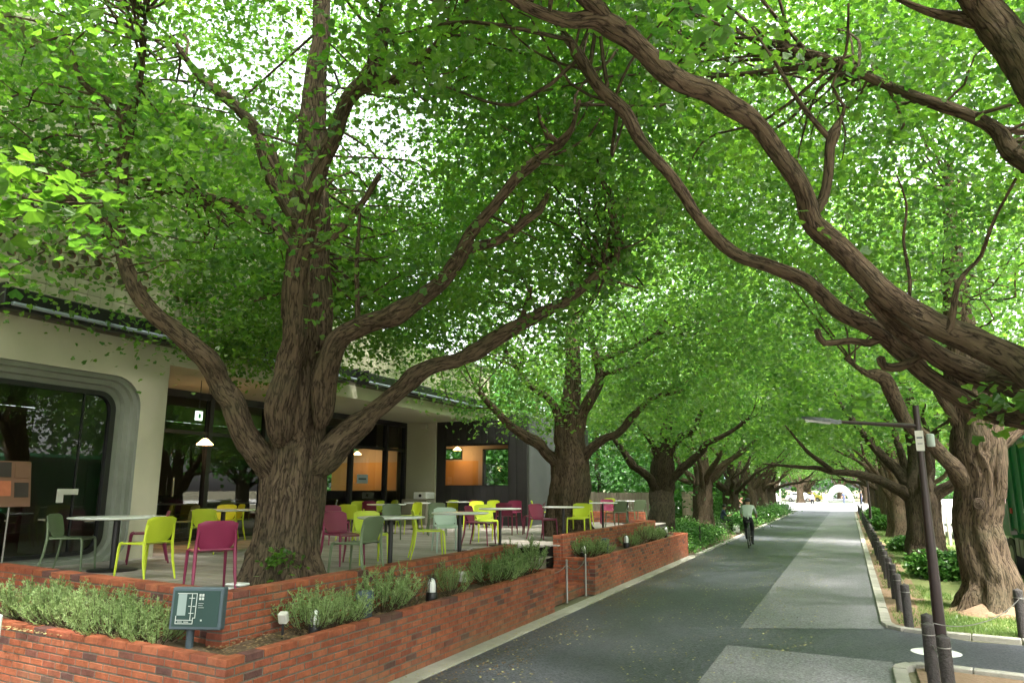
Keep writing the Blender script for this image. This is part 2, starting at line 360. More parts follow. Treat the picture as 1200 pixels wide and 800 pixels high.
# ---- value noise
def _h(i, j, k):
    n = (i*374761393+j*668265263+k*2147483647+1013904223) & 0xffffffff
    n = ((n ^ (n >> 13))*1274126177) & 0xffffffff
    return ((n ^ (n >> 16)) & 0xffff)/65535.0
def vnoise(p):
    p = np.asarray(p, float); i = np.floor(p).astype(np.int64); f = p-i; f = f*f*(3-2*f); r = 0
    for a in (0, 1):
        for b in (0, 1):
            for c in (0, 1):
                w_ = (f[..., 0] if a else 1-f[..., 0])*(f[..., 1] if b else 1-f[..., 1])*(f[..., 2] if c else 1-f[..., 2])
                r = r+w_*_h(i[..., 0]+a, i[..., 1]+b, i[..., 2]+c)
    return r
def fbm(p, o=3): 
    r = 0; a = .5; p = np.asarray(p, float)
    for k in range(o): r = r+a*vnoise(p*2**k+17.3*k); a *= .5
    return r/(1-.5**o)

# ---- limbs
def catmull(pts, step):
    p = np.array(pts, float); p = np.vstack([2*p[0]-p[1], p, 2*p[-1]-p[-2]]); out = []
    for i in range(1, len(p)-2):
        n = max(2, int(np.linalg.norm(p[i+1, :3]-p[i, :3])/step))
        for t in np.arange(n)/n:
            out.append(.5*((2*p[i])+(-p[i-1]+p[i+1])*t+(2*p[i-1]-5*p[i]+4*p[i+1]-p[i+2])*t*t+(-p[i-1]+3*p[i]-3*p[i+1]+p[i+2])*t**3))
    out.append(p[-2]); return np.array(out)
def limb(pts, seg=14, step=.08, ridge=.12, seed=0, flare=0, lobes=0, wob=.04, knots=.0):
    """pts: rows x,y,z,r -> V, quads, bark attribute"""
    c = catmull(pts, step); P3, R = c[:, :3].copy(), np.maximum(c[:, 3], .004); n = len(c)
    s = np.concatenate([[0], np.cumsum(np.linalg.norm(np.diff(P3, axis=0), axis=1))])
    if wob: P3 += (np.stack([fbm(np.stack([s*1.6+seed*9.1, s*0+k*7.7, s*0+seed], -1), 2) for k in range(3)], -1)-.5)*wob*2*np.clip(s/.5, 0, 1)[:, None]*np.clip(R*12, .3, 1.6)[:, None]
    T = np.gradient(P3, axis=0); T /= np.linalg.norm(T, axis=1)[:, None]
    U = np.zeros_like(T); u = np.array([1., 0, 0]) if abs(T[0, 0]) < .9 else np.array([0, 1., 0])
    for i in range(n):
        u = u-T[i]*(u@T[i]); u /= np.linalg.norm(u); U[i] = u
    W = np.cross(T, U); th = np.arange(seg)*2*math.pi/seg
    ct, st = np.cos(th), np.sin(th)
    B = np.stack([np.outer(R, ct), np.outer(R, st), np.repeat(s[:, None], seg, 1)], -1)+seed*3.7
    fr = 1/np.maximum(.06, np.median(R)*.42)
    Q = B*np.array([fr, fr, fr*.13]); nz = fbm(Q+fbm(B*2.0, 2)[..., None]*1.3, 3)
    rd = 1-np.abs(nz*2-1)*2.2
    rad = R[:, None]*(1+ridge*rd)
    if knots: rad *= 1+knots*(np.clip(fbm(B*np.array([2.5, 2.5, 2.2])+5, 2)-.52, 0, 1)*3)
    if flare:
        lb = .5+.5*np.cos(th[None]*lobes+1.3*np.sin(th[None]+seed)+seed)
        rad *= 1+flare*np.exp(-s[:, None]/.32)*(.35+.9*lb)+.20*(lb-.5)*np.exp(-s[:, None]/2.6)
    V = P3[:, None]+rad[..., None]*(ct[None, :, None]*U[:, None]+st[None, :, None]*W[:, None])
    tip = P3[-1]+T[-1]*R[-1]*.6
    V = np.vstack([V.reshape(-1, 3), tip]); A = np.vstack([B.reshape(-1, 3), B[-1, :1]])
    i = np.arange(n-1)[:, None]*seg; k = np.arange(seg)[None]; k2 = (k+1) % seg
    q = np.stack([i+k, i+k2, i+seg+k2, i+seg+k], -1).reshape(-1, 4)
    t = np.stack([(n-1)*seg+np.arange(seg), (n-1)*seg+(np.arange(seg)+1) % seg, np.full(seg, n*seg)], -1)
    return V, q, t, A
def merge_limbs(name, limbs, m):
    V, Q, T, A, b = [], [], [], [], 0
    for v, q, t, a in limbs: V.append(v); Q.append(q+b); T.append(t+b); A.append(a); b += len(v)
    return npmesh(name, np.vstack(V), [np.vstack(Q), np.vstack(T)], m, True, np.vstack(A))

# ---- leaves
FAN = np.array([(0, 0, 0), (-.5, .55, .05), (-.32, .95, -.02), (0, .80, .05), (.32, .95, -.02), (.5, .55, .05)])
FANQ = np.array([(0, 3, 2, 1), (0, 5, 4, 3)])
KITE = np.array([(0, 0, 0), (.5, .55, .06), (0, 1, 0), (-.5, .55, .06)]); KITEQ = np.array([(0, 1, 2, 3)])
def leafcloud(name, pos, size, m, shape='fan', tilt=.75, seed=1, parent=None, nbias=(0, 0, 1)):
    r = np.random.default_rng(seed); n = len(pos)
    L, Q = (FAN, FANQ) if shape == 'fan' else (KITE, KITEQ)
    N = r.normal(size=(n, 3))*tilt+np.array(nbias); N /= np.linalg.norm(N, axis=1)[:, None]
    a = r.normal(size=(n, 3)); a[:, 2] -= .35; X = np.cross(a, N); X /= np.linalg.norm(X, axis=1)[:, None]; Y = np.cross(N, X)
    s = size*r.uniform(.65, 1.25, n)
    V = pos[:, None]+s[:, None, None]*(L[None, :, 0:1]*X[:, None]+L[None, :, 1:2]*Y[:, None]+L[None, :, 2:3]*N[:, None])
    q = (Q[None]+len(L)*np.arange(n)[:, None, None]).reshape(-1, 4)
    me = npmesh(name, V.reshape(-1, 3), q, m)
    return link(name, me, parent)
def clumps(cent, per, sx, sz, seed):
    r = np.random.default_rng(seed); n = len(cent)
    k = r.poisson(per, n)+3; idx = np.repeat(np.arange(n), k)
    sc_ = r.uniform(.6, 1.35, n)[idx, None]
    g = r.normal(size=(len(idx), 3))*np.array([sx, sx, sz])*sc_
    tl = r.normal(size=(n, 2))[idx]*.22; g[:, 2] += (g[:, :2]*tl).sum(1)-.18*np.linalg.norm(g[:, :2], axis=1)
    return np.asarray(cent)[idx]+g
def crown_centres(c, rx, ry, rz, n, seed, inner=.5, zlow=3.3, gap=.46):
    r = np.random.default_rng(seed); out = []
    while len(out) < n:
        p = r.uniform(-1, 1, (n*3, 3)); d = np.linalg.norm(p, axis=1); p = p[(d < 1) & (d > inner)]
        q = p*np.array([rx, ry, rz])+np.array(c)
        nz = fbm(q*.55+seed, 2); q = q[(nz > gap) & (q[:, 2] > zlow+.9*fbm(q*.4+3, 2))]
        out += list(q)
    return np.array(out[:n])

# ------------------------------------------------------------------ the ground and the path
def sheet(name, poly, z, m, kind='structure', label=None):
    mb = MB(); n = len(poly); mb.add([(x, y, z) for x, y in poly], [tuple(range(n))])
    return props(mb.build(name, m), label, None, None, kind)
sheet('ground', [(-400, -200), (400, -200), (400, 900), (-400, 900)], -.02, M['groundm'])
XL, XR = -4.46, .30
sheet('path', [(XL-.28, -20), (XR+.1, -20), (XR+.1, 10.4), (XR+.1, 76), (XL-.28, 76)], 0.0, M['asphalt'])
sheet('path_lighter_paving', [(-1.66, 12.1), (XR+.02, 12.9), (XR+.02, 76), (-1.62, 76)], .004, M['asphalt_light'])
sheet('path_near_paving', [(-1.66, -20), (XR+.02, -20), (XR+.02, 10.55), (-1.66, 10.75)], .004, M['asphalt_light'])
sheet('side_path', [(XR+.1, 10.5), (12, 9.0), (12, 12.1), (1.4, 12.38), (XR+.1, 13.0)], .0, M['asphalt'])
sheet('crossing', [(-60, 76), (80, 76), (80, 134), (-60, 134)], .006, M['paving'])
sheet('path_beyond_crossing', [(-4, 134), (.5, 134), (.5, 300), (-5, 300)], .003, M['asphalt_light'])
sheet('lawn', [(.9, 13.05), (3.4, 12.75), (3.6, 28), (4.6, 74), (.9, 74)], .012, M['turf'])
sheet('bare_earth', [(.44, 13.2), (1.15, 13.1), (1.05, 74), (.44, 74)], .016, M['dirt'])
sheet('near_bed', [(.50, -5), (6, -5), (6, 8.6), (1.6, 10.1), (.55, 10.5)], .012, M['dirt'])
sheet('street', [(3.9, -40), (14, -40), (14, 76), (5.0, 76), (3.9, 28)], .008, M['paving'])
# kerbstones: every block of the two runs is a part of its kerb
kb = MB().box((0, 0, 0), (.15, .585, .11)).me('kerbstone', M['kerb'], bevel=.008)
def kerb_run(name, pts, label_len=.6, width=.15, z=.0):
    root = props(bpy.data.objects.new(name, None), kind='structure'); C.objects.link(root)
    P_ = [Vector((x, y, 0)) for x, y in pts]; tot = 0; i = 0
    for a, b in zip(P_[:-1], P_[1:]):
        d = b-a; n = max(1, round(d.length/label_len)); ang = math.atan2(d.y, d.x)-math.pi/2
        for k in range(n):
            i += 1
            if i > 290: break
            c = a+d*((k+.5)/n); o = link('kerbstone', kb, root, (c.x, c.y, z+random.uniform(-.003, .003)), (0, 0, ang+random.uniform(-.004, .004)))
            o.scale = (width/.15, d.length/n/.6, 1)
    return root
cor = lambda cx, cy_, r, a0, a1, n: [(cx+r*math.cos(math.radians(a0+(a1-a0)*k/n)), cy_+r*math.sin(math.radians(a0+(a1-a0)*k/n))) for k in range(n+1)]
kerb_run('kerb_right', [(.37, 75)]+[(.37, 13.6)]+cor(.92, 13.3, .55, 180, 262, 3)+[(2.0, 12.55), (3.9, 12.45)])
kerb_run('kerb_near_bed', [(.37, 2), (.37, 10.0)]+cor(.72, 10.05, .35, 180, 100, 3)+[(1.61, 10.2), (3.9, 9.5)])
kerb_run('kerb_left', [(-4.52, 24.2), (-4.55, 75)], width=.13)
sheet('gutter_strip', [(-4.73, 4.0), (-4.47, 4.0), (-4.47, 24.3), (-4.73, 24.3)], .006, M['kerb'])
kg = props(bpy.data.objects.new('gutter_edge', None), kind='structure'); C.objects.link(kg)
gk = MB().box((0, 0, 0), (.11, .585, .10)).me('kerbstone', M['kerb'], bevel=.006)
for k in range(34): link('kerbstone', gk, kg, (-4.51, 3.6+.6*k, -.038), (0, 0, random.uniform(-.003, .003)))

def litter(name, label, n, region, z, m, size, seed):
    r = np.random.default_rng(seed); p = np.stack([r.uniform(region[0], region[1], n*2), r.uniform(region[2], region[3], n*2), np.full(n*2, z)], -1)
    p = p[fbm(p*1.3+seed, 2) > .42][:n]; p[:, 2] += r.uniform(0, .006, len(p))
    o = leafcloud(name, p, size, m, 'kite', .12, seed); return props(o, label, None, None, 'stuff')
litter('fallen_leaves', 'small yellow leaves fallen on the dark asphalt beside the brick planters', 3200, (-4.45, -.6, 4, 34), .006, M['litter'], .032, 3)
litter('gutter_leaves', 'yellow leaf litter gathered along the foot of the brick planter', 700, (-4.72, -4.3, 5, 24), .014, M['litter'], .024, 4)
litter('lawn_leaves', 'scattered yellow leaf specks on the lawn and bare strip', 900, (.45, 3.2, 13.2, 30), .022, M['litter_brown'], .03, 5)
litter('trunk_litter', 'brown leaf litter round the foot of the thick lawn ginkgo', 900, (1.2, 3.0, 14.4, 16.4), .05, M['litter_brown'], .035, 6)
litter('lawn_litter', 'dry leaf litter along the bare strip under the bollards', 1600, (.46, 1.1, 13.2, 34), .024, M['litter_brown'], .03, 7)
litter('gutter_drift', 'drift of small dry leaves at the edge of the path', 1800, (-4.45, -3.7, 4, 26), .007, M['litter_brown'], .028, 14)
def grassmesh(name, label, n, xf, y0, y1, seed, z, hgt=.05):
    r = np.random.default_rng(seed); y = y0+(y1-y0)*r.random(n)**1.5; x = xf(y, r.random(n))
    p = np.stack([x, y, np.full(n, z)], -1); p = p[fbm(p*1.1+seed, 2) > .40]; n = len(p)
    a = r.uniform(0, 6.28, n); wd = .006; h = hgt*r.uniform(.5, 1.4, n); lean = r.normal(size=(n, 2))*.03
    d = np.stack([np.cos(a), np.sin(a), 0*a], -1)*wd
    V = np.stack([p-d, p+d, p+np.stack([lean[:, 0], lean[:, 1], h], -1)], 1).reshape(-1, 3)
    return props(link(name, npmesh(name, V, np.arange(3*n).reshape(-1, 3), M['grassblade'])), label, None, None, 'stuff')
grassmesh('grass', 'short green grass on the strip between bollards and street', 70000, lambda y, u: .95+u*2.7, 12.9, 42, 11, .012)
grassmesh('weeds', 'thin weeds on the bare strip at the bollard feet', 3500, lambda y, u: .5+u*.5, 13.0, 40, 12, .016, .06)

# ------------------------------------------------------------------ brick planters
BRK = {}
def brickdata(dep, h=.058, l=.208):
    k = (dep, h, l)
    if k not in BRK: BRK[k] = MB().box((0, 0, 0), (l, dep, h)).me('brick', M['brick'], bevel=.004)
    return BRK[k]
def brick_wall(name, label, runs, th, courses, z0, limit=300, cap=True):
    """runs: ((x0,y0),(x1,y1)) along the outer face line, wall body to the left of the direction; every brick its own object up to the limit"""
    root = thing(name, label, 'brick wall', (runs[0][0][0], runs[0][0][1], 0))
    inv = Vector(root.location); pieces = []; core = MB(); top = z0+courses*.07+.01
    for ri, (a, b) in enumerate(runs):
        a, b = Vector((*a, 0)), Vector((*b, 0)); d = b-a; Ln = d.length; d.normalize(); Ln -= .005+th*.17 if ri < len(runs)-1 else 0; b = a+d*Ln; nrm = Vector((-d.y, d.x, 0)); ang = math.atan2(d.y, d.x)
        mid = (a+b)/2+nrm*(th/2)-inv
        core.box((mid.x, mid.y, (z0+top-.018)/2), (Ln-.010, th-.010, top-z0-.016), ang)
        for c in range(courses):
            iscap = cap and c == courses-1; off = 0 if c % 2 else -.11; x = off
            while x < Ln-.02:
                x0, x1 = max(0, x), min(Ln, x+.206)
                if x1-x0 > .04:
                    p = a+d*((x0+x1)/2)+nrm*(th/2)-inv
                    pieces.append((p.x, p.y, z0+c*.07+.035+(.006 if iscap else 0), x1-x0, th+random.uniform(-.003, .003)+(.006 if iscap else 0), .064 if iscap else .056, ang))
                x += .22
    core.build('mortar', M['mortar'], root)
    pieces.sort(key=lambda q: (q[0]+inv.x)**2+(q[1]+inv.y)**2+(q[2]-H)**2)
    near, far = pieces[:limit], pieces[limit:]
    for q in near:
        o = link('brick', brickdata(th), root, q[:3], (0, 0, q[6])); o.scale = (q[3]/.208, q[4]/th, q[5]/.058)
    if far:
        f = np.array(far); V, Q = joined_boxes(f[:, :3], np.stack([f[:, 3], f[:, 4], f[:, 5]], -1), f[:, 6])
        props(link('brickwork', npmesh('brickwork', V, Q, M['brick_joined']), root), kind='stuff')
    return root
# runs go so that the wall body lies on the left of the direction
A0, A1, A2 = (-8.9, 5.27), (-4.73, 4.84), (-4.73, 12.28)
brick_wall('brick_wall', 'low orange brick planter wall with a corner, nearest to the path', [(A0, A1), (A1, A2)], .11, 10, 0.0)
brick_wall('brick_wall', 'higher inner brick wall edging the terrace behind the rosemary and round the big trunk', [((-10.3, 6.26), (-5.41, 5.46)), ((-5.41, 5.46), (-5.41, 12.25))], .20, 9, .47)
brick_wall('brick_wall', 'low brick planter wall beyond the steps, running along the path', [((-5.41, 14.53), (-4.73, 14.53)), ((-4.73, 14.53), (-4.73, 24.0)), ((-4.73, 24.0), (-5.5, 24.0))], .11, 10, 0.0)
brick_wall('brick_wall', 'inner brick wall beyond the steps, behind the second planter', [((-5.62, 14.53), (-5.415, 14.53)), ((-5.41, 14.55), (-5.41, 22.6)), ((-5.41, 22.6), (-6.0, 22.75))], .20, 16, .0)
brick_wall('brick_wall', 'short brick end wall of the near planter beside the steps', [((-4.85, 12.28), (-5.6, 12.28))], .11, 10, 0.0, 60)
brick_wall('brick_wall', 'dark red brick wall closing the far end of the terrace', [((-6.2, 24.6), (-13.0, 25.2))], .20, 5, .95, 40)
sl_ = [(-4.8, 4.95), (-4.8, 12.2), (-5.45, 12.2), (-5.45, 5.5), (-10.2, 6.3), (-10.2, 5.5)]
def soilbed(name, poly, z, seed):
    me = bpy.data.meshes.new(name); bm = bmesh.new(); vs = [bm.verts.new((x, y, z)) for x, y in poly]; f = bm.faces.new(vs); bmesh.ops.triangulate(bm, faces=[f])
    bmesh.ops.subdivide_edges(bm, edges=bm.edges[:], cuts=12, use_grid_fill=True)
    for v in bm.verts: v.co.z += float(fbm(np.array(v.co)*3+seed, 2)-.5)*.10
    bm.to_mesh(me); bm.free(); me.materials.append(M['soil']); return props(link(name, me), kind='structure')
soilbed('planter_soil', sl_, .63, 1)
soilbed('planter_soil', [(-4.8, 14.6), (-4.8, 23.95), (-5.45, 23.95), (-5.45, 14.6)], .62, 2)
litter('planter_litter', 'pale yellow leaf litter on the soil of the near planter', 1800, (-5.4, -4.85, 4.95, 12.2), .665, M['litter_brown'], .028, 8)
litter('planter_litter', 'leaf litter and wood chips on soil at the planter corner by the map sign', 700, (-8.2, -4.9, 5.05, 5.55), .67, M['litter'], .026, 9)

# ------------------------------------------------------------------ steps and landing
st_ = thing('entrance_steps', 'brick steps up from the path between the two planters', 'steps', (-5.1, 13.4, 0))
def stepbox(x0, x1, z0, z1, y0=12.4, y1=14.52):
    core = MB().b2((x1+.01+5.1, y0-13.4, z0), (x0-.01+5.1, y1-13.4, z1-.012)); core.build('mortar', M['mortar'], st_)
    c, s_, a = [], [], []
    n = int((y1-y0)/.11)
    for k in range(n):                                         # header bricks on edge along the tread
        yy = y0+(k+.5)*(y1-y0)/n-13.4
        for j in range(max(1, round((x0-x1)/.22))):
            c.append((x0-.105-.22*j+5.1, yy, z1-.028)); s_.append((.212, (y1-y0)/n-.008, .06)); a.append(0)
    for r_ in range(max(1, round((z1-z0-.06)/.07))):
        k = 0; y = y0-(.11 if r_ % 2 else 0)
        while y < y1-.03:
            ya, yb = max(y0, y), min(y1, y+.21)
            c.append((x0-.05+5.1, (ya+yb)/2-13.4, z0+.035+.07*r_)); s_.append((.1, yb-ya, .06)); a.append(0); y += .22
    V, Q = joined_boxes(c, s_, np.array(a, float)); o = link('brickwork', npmesh('brickwork', V, Q, M['brick_joined']), st_); o['kind'] = 'stuff'
stepbox(-4.96, -5.42, 0, .23); stepbox(-5.36, -5.80, .23, .47)
sheet('landing', [(-5.6, 12.3), (-5.6, 14.6), (-8.2, 14.6), (-8.2, 12.3)], .70, M['concrete'])
MB().b2((-5.78, 12.3, .3), (-8.2, 14.55, .695)).build('landing_base', M['concrete'])['kind'] = 'structure'
ch = thing('chain_barrier', 'steel posts with a drooping chain beside the steps', 'chain barrier', (-4.9, 13.9, 0))
cp = [(-4.87, 14.36, .78), (-4.90, 13.36, .76), (-5.15, 12.60, .80)]
for x, y, h in cp:
    MB().lathe([(.026, 0), (.026, .02), (.021, .03), (.021, h-.02), (.026, h-.015), (.026, h), (.012, h+.02)], 12, (x+4.9, y-13.9, 0)).build('post', M['steel'], ch, True)
for a, b in zip(cp[:-1], cp[1:]):
    mb = MB(); n = 26
    for k in range(n):
        t = (k+.5)/n; q = Vector(a).lerp(Vector(b), t)+Vector((4.9, -13.9, -.08-.14*4*t*(1-t)))
        mb.box(q, (.018, .034, .010) if k % 2 else (.010, .034, .018), math.atan2(b[1]-a[1], b[0]-a[0])-math.pi/2, (2*t-1)*.5)
    mb.build('chain', M['steel'], ch)

# ------------------------------------------------------------------ terrace deck
dk = props(bpy.data.objects.new('terrace_floor', None), kind='structure'); C.objects.link(dk)
MB().b2((-5.64, 6.2, .5), (-15.0, 12.3, .915)).b2((-7.2, 12.3, .5), (-15, 14.6, .914)).b2((-5.64, 14.6, .5), (-15, 25.0, .913)).build('deck_base', M['deck_under'], dk)
pd = MB().box((0, 0, 0), (1, .142, .03)).me('plank', M['plank'], bevel=.004)
row = 0; y = 5.55
while y < 25.0:
    xe = -5.62
    if y < 6.4: xe = -5.66-(6.2-y)*5.5 if y < 6.2 else -5.66
    if y < 6.2:  xe = min(-5.64, -5.6-(5.55+.75-y)*0)  # near edge follows the angled inner wall
    if 12.3 < y < 14.5: xe = -6.95+(y-12.3)*.72
    x_in = -13.2 if y > 9.3 else -10.75
    if y < 6.45: x_in = max(x_in, -5.55-(y-5.62)*6.1)
    joints = [xe, xe-2.6-1.3*(row % 3)*.7, x_in] if x_in < -8.6 else [xe, x_in]
    for a, b in zip(joints[:-1], joints[1:]):
        if a-b > .15:
            o = link('plank', pd, dk, ((a+b)/2, y, .935+random.uniform(-.0015, .0015))); o.scale = (a-b-.006, 1, 1)
    y += .15; row += 1
bpy.context.view_layer.update()

# ------------------------------------------------------------------ chairs and tables
def sheetmesh(fn, nu, nv, th, m, name):
    V = []; 
    for s in (0, 1):
        for j in range(nv+1):
            for i in range(nu+1):
                p, n = fn(i/nu*2-1, j/nv); V.append(Vector(p)+Vector(n)*(th*s))
    W = nu+1; off = W*(nv+1); Fc = []
    for j in range(nv):
        for i in range(nu):
            a = j*W+i; Fc += [(a, a+W, a+W+1, a+1), (off+a, off+a+1, off+a+W+1, off+a+W)]
    edge = [i for i in range(W)]+[j*W+nu for j in range(1, nv+1)]+[nv*W+i for i in range(nu-1, -1, -1)]+[j*W for j in range(nv-1, 0, -1)]
    for a, b in zip(edge, edge[1:]+edge[:1]): Fc.append((a, b, off+b, off+a))
    return MB().add(V, Fc).me(name, m, True)
def rr(v, r=.16, q=2.6):                                     # half width factor of a rounded top
    if v < 1-r: return 1.0
    t = min(1, (v-(1-r))/r); return 1-.36*(1-max(0, 1-t**q)**(1/q))
def make_chair(key):
    m = M[key]; t = thing('chair', 'x', 'chair')
    def back(u, v):
        wd = (.175+.035*min(1, v*2.2))*rr(v)*(1 if v > .12 else .86+.14*v/.12)
        z = .47+.30*v; y = -.205-.08*v-.03*math.cos(u*1.45)+.03
        return (u*wd, y, z), (0, -1, .2)
    link('backrest', sheetmesh(back, 10, 10, .013, m, 'backrest'), t)
    def seat(u, v):
        z = .452-.012*math.cos(u*1.5)*math.sin(v*3.0)+(.02*(1-v*6) if v < .166 else 0)-(.02*((v-.9)/.1)**2 if v > .9 else 0)
        return (u*.205*(1 if v > .08 else .93), -.215+.445*v, z), (0, 0, -1)
    link('seat', sheetmesh(seat, 10, 12, .014, m, 'seat'), t)
    for sx in (-1, 1):
        MB().tube([(sx*.198, .19, .452), (sx*.203, .222, .435), (sx*.206, .233, .39), (sx*.216, .262, 0)], [.013, .019, .019, .012], 6).build('leg', m, t, True)
        MB().tube([(sx*.190, -.255, .67), (sx*.202, -.232, .56), (sx*.204, -.222, .45), (sx*.212, -.25, .22), (sx*.222, -.305, 0)], [.011, .016, .020, .018, .012], 6).build('leg', m, t, True)
        MB().tube([(sx*.200, -.20, .442), (sx*.200, .21, .442)], .012, 6).build('seat_rail', m, t, True)
    return t
CH = {k: make_chair(k) for k in ('lime', 'maroon', 'olive', 'palegreen')}
used = set()
ZT = .952
def ground_at(px, py, z):
    v = fw*F+rt*(px-600)+up*(400-py); s = (z-H)/v.z; return EYE+v*s
def chair(key, px, py, face, label):
    """px, py: the middle of the backrest top in the photograph; face: a point the sitter would face, or an angle"""
    p = ground_at(px, py, ZT+.775)
    lim = 1.0
    if p.y > 20.2 and p.x < -8.6: lim = min(lim, 20.2/p.y)
    xm = -10.2 if p.y < 9.4 else -12.5
    if p.x < xm: lim = min(lim, xm/p.x)
    p = Vector((p.x*lim, p.y*lim, p.z))          # keep the seat clear of the walls
    if isinstance(face, tuple): q = Vector(face)-p.to_2d(); a = math.atan2(q.y, q.x)-math.pi/2
    else: a = math.radians(face)
    if key in used: o = copy_tree(CH[key])
    else: o = CH[key]; used.add(key)
    back = Vector((math.sin(a), -math.cos(a)))*.29
    o.location = (p.x-back.x, p.y-back.y, ZT); o.rotation_euler = (0, 0, a); o['label'] = label; o['group'] = 'plastic terrace chairs'
    return o
t0 = thing('table', 'x', 'table')
MB().lathe([(.30, .697), (.46, .700), (.492, .708), (.50, .716), (.498, .724), (.492, .727)], 48).build('table_top', M['white'], t0, True)
MB().tube([(0, 0, .02), (0, 0, .70)], .036, 14).build('post', M['black'], t0, True)
MB().lathe([(.25, 0), (.26, .008), (.25, .016), (.06, .022), (.05, .03)], 32).build('base', M['black'], t0, True)
tused = []
TP = {}
def table(key, px, py, diam, label):
    p = ground_at(px, py, ZT+.722); o = t0 if not tused else copy_tree(t0); tused.append(1)
    o.location = (p.x, p.y, ZT); o['label'] = label; o['group'] = 'round white terrace tables'; o.scale = (diam, diam, 1); TP[key] = (p.x, p.y)
    return o
table('a', 138, 605.5, 1.25, 'largest round white table, leftmost on the terrace before the big window')
table('b', 262, 597, 1.15, 'round white table just left of the big trunk, behind a lime chair')
table('c', 205, 590, 1.0, 'round white table by the dark glass doors beside the pillar')
table('d', 458.5, 605.5, .95, 'first round white table right of the big trunk, by a dark olive chair')
table('e', 539, 600.5, .95, 'round white table with a pale grey chair behind it')
table('f', 586, 595.5, .86, 'round white table between a bright lime chair and two maroon chairs')
table('g', 660, 593.5, .93, 'round white table in front of the second trunk')
table('h', 706, 588.8, .85, 'round white table beyond the second trunk, before the fence')
table('i', 735, 586.5, .8, 'farthest round white table, with two grey chairs')
table('j', 453, 590.5, 1.0, 'white table behind the olive chair, half hidden by magenta')
table('k', 402, 585.6, .9, 'white table just right of the big trunk near the glass wall')
table('l', 490, 588.8, .8, 'small white table behind a lime chair, before the beige wall')
table('m', 538, 587.6, .8, 'white table before the black wall, left one under the orange window')
table('n', 588, 586.6, .8, 'white table before the black wall near its corner')
for a in [
 ('olive', 62, 597, TP['a'], 'dark olive chair alone at the left, facing the largest table'),
 ('lime', 193, 604.5, (-9.3, 6.9), 'lime chair with its back to us at the largest table'),
 ('maroon', 200, 598, (-10.3, 7.9), 'maroon chair mostly hidden behind the lime chair at the largest table'),
 ('lime', 239, 595.5, TP['b'], 'lime chair with its back to us, behind the nearest maroon chair'),
 ('maroon', 257, 609.5, (-7.4, 6.9), 'nearest maroon chair, just left of the big trunk'),
 ('lime', 267, 590, (-11.0, 9.6), 'lime chair facing us behind the table left of the big trunk'),
 ('lime', 286, 583, (-13, 12), 'far lime chair against the left edge of the big trunk'),
 ('maroon', 391, 598.5, TP['d'], 'maroon chair right beside the big trunk, facing the first table'),
 ('maroon', 388, 591.5, (-6.2, 10.5), 'maroon chair half hidden behind another at the big trunk'),
 ('lime', 429, 598, TP['d'], 'lime chair between the maroon and dark olive chairs'),
 ('olive', 441, 604.5, (-7.3, 8.0), 'nearest dark olive chair right of the big trunk, facing left'),
 ('olive', 459, 589.8, TP['d'], 'dark olive chair facing us behind the first table'),
 ('lime', 482, 597, TP['e'], 'lime chair seen in profile between the first and second tables'),
 ('lime', 491, 588, (-11.2, 14.2), 'slim lime chair turned sideways behind the profile lime chair'),
 ('olive', 512, 588.4, (-8.2, 14.5), 'dark olive chair behind the pale grey chair'),
 ('palegreen', 521, 594, TP['e'], 'pale grey green chair facing us behind the second table'),
 ('maroon', 547, 592, TP['f'], 'maroon chair in profile beside the bright lime chair'),
 ('lime', 566, 590.5, TP['f'], 'bright lime chair facing us at the table of two maroon chairs'),
 ('lime', 532, 584.3, 170, 'lime chair before the black wall, below the orange window'),
 ('lime', 559, 586.6, 190, 'lime chair just behind the bright lime chair'),
 ('lime', 579, 582.8, 175, 'lime chair farthest back along the black wall'),
 ('maroon', 604, 584.6, 185, 'dark maroon chair against the corner of the black wall'),
 ('lime', 622, 583.2, -70, 'narrow lime chair seen sideways behind the maroon chairs'),
 ('maroon', 626, 589.8, TP['g'], 'maroon chair in profile left of the second trunk'),
 ('maroon', 639, 588.4, (-7.6, 17.2), 'maroon chair partly before the second trunk'),
 ('lime', 682, 589.2, TP['g'], 'lime chair in profile right of the second trunk'),
 ('lime', 688, 585.4, (-7.6, 20.6), 'lime chair behind the profile lime chair at the second trunk'),
 ('lime', 714, 583.2, -150, 'lime chair facing us before the board fence'),
 ('maroon', 711, 584.5, -160, 'dark maroon chair in front of the lime one before the fence'),
 ('olive', 728, 586.4, (-7.9, 22.6), 'grey olive chair between the two farthest tables'),
 ('olive', 751, 585.2, (-8.2, 25), 'farthest grey olive chair at the end of the terrace'),
 ('lime', 421, 583.6, 200, 'lime chair behind the maroon backs near the glass wall'),
 ('maroon', 432, 586.8, 10, 'magenta looking maroon chair behind the first lime chair'),
 ('lime', 447, 583.4, 90, 'lime chair edge just above the dark olive chair'),
 ('lime', 407, 590.5, 20, 'lime chair close behind the maroon chairs at the big trunk'),
 ('lime', 464, 585.6, 150, 'lime chair beyond the dark olive chair, near the beige wall'),
 ('olive', 501, 586.3, -60, 'dull olive chair beyond the slim lime chair'),
 ('maroon', 556, 585.0, 80, 'maroon chair sideways between far lime chairs at the black wall'),
 ('maroon', 590, 588.6, 10, 'maroon chair beyond the bright lime chair, left of the dark one'),
 ('olive', 232, 584, 160, 'olive chair by the dark doors behind the table left of the trunk'),
]: chair(*a)
wc = ground_at(404, 585.5, ZT+.8); wt = thing('chair', 'grey tubular steel chair in profile right of the big trunk', 'chair', (wc.x, wc.y, ZT), math.radians(-50))
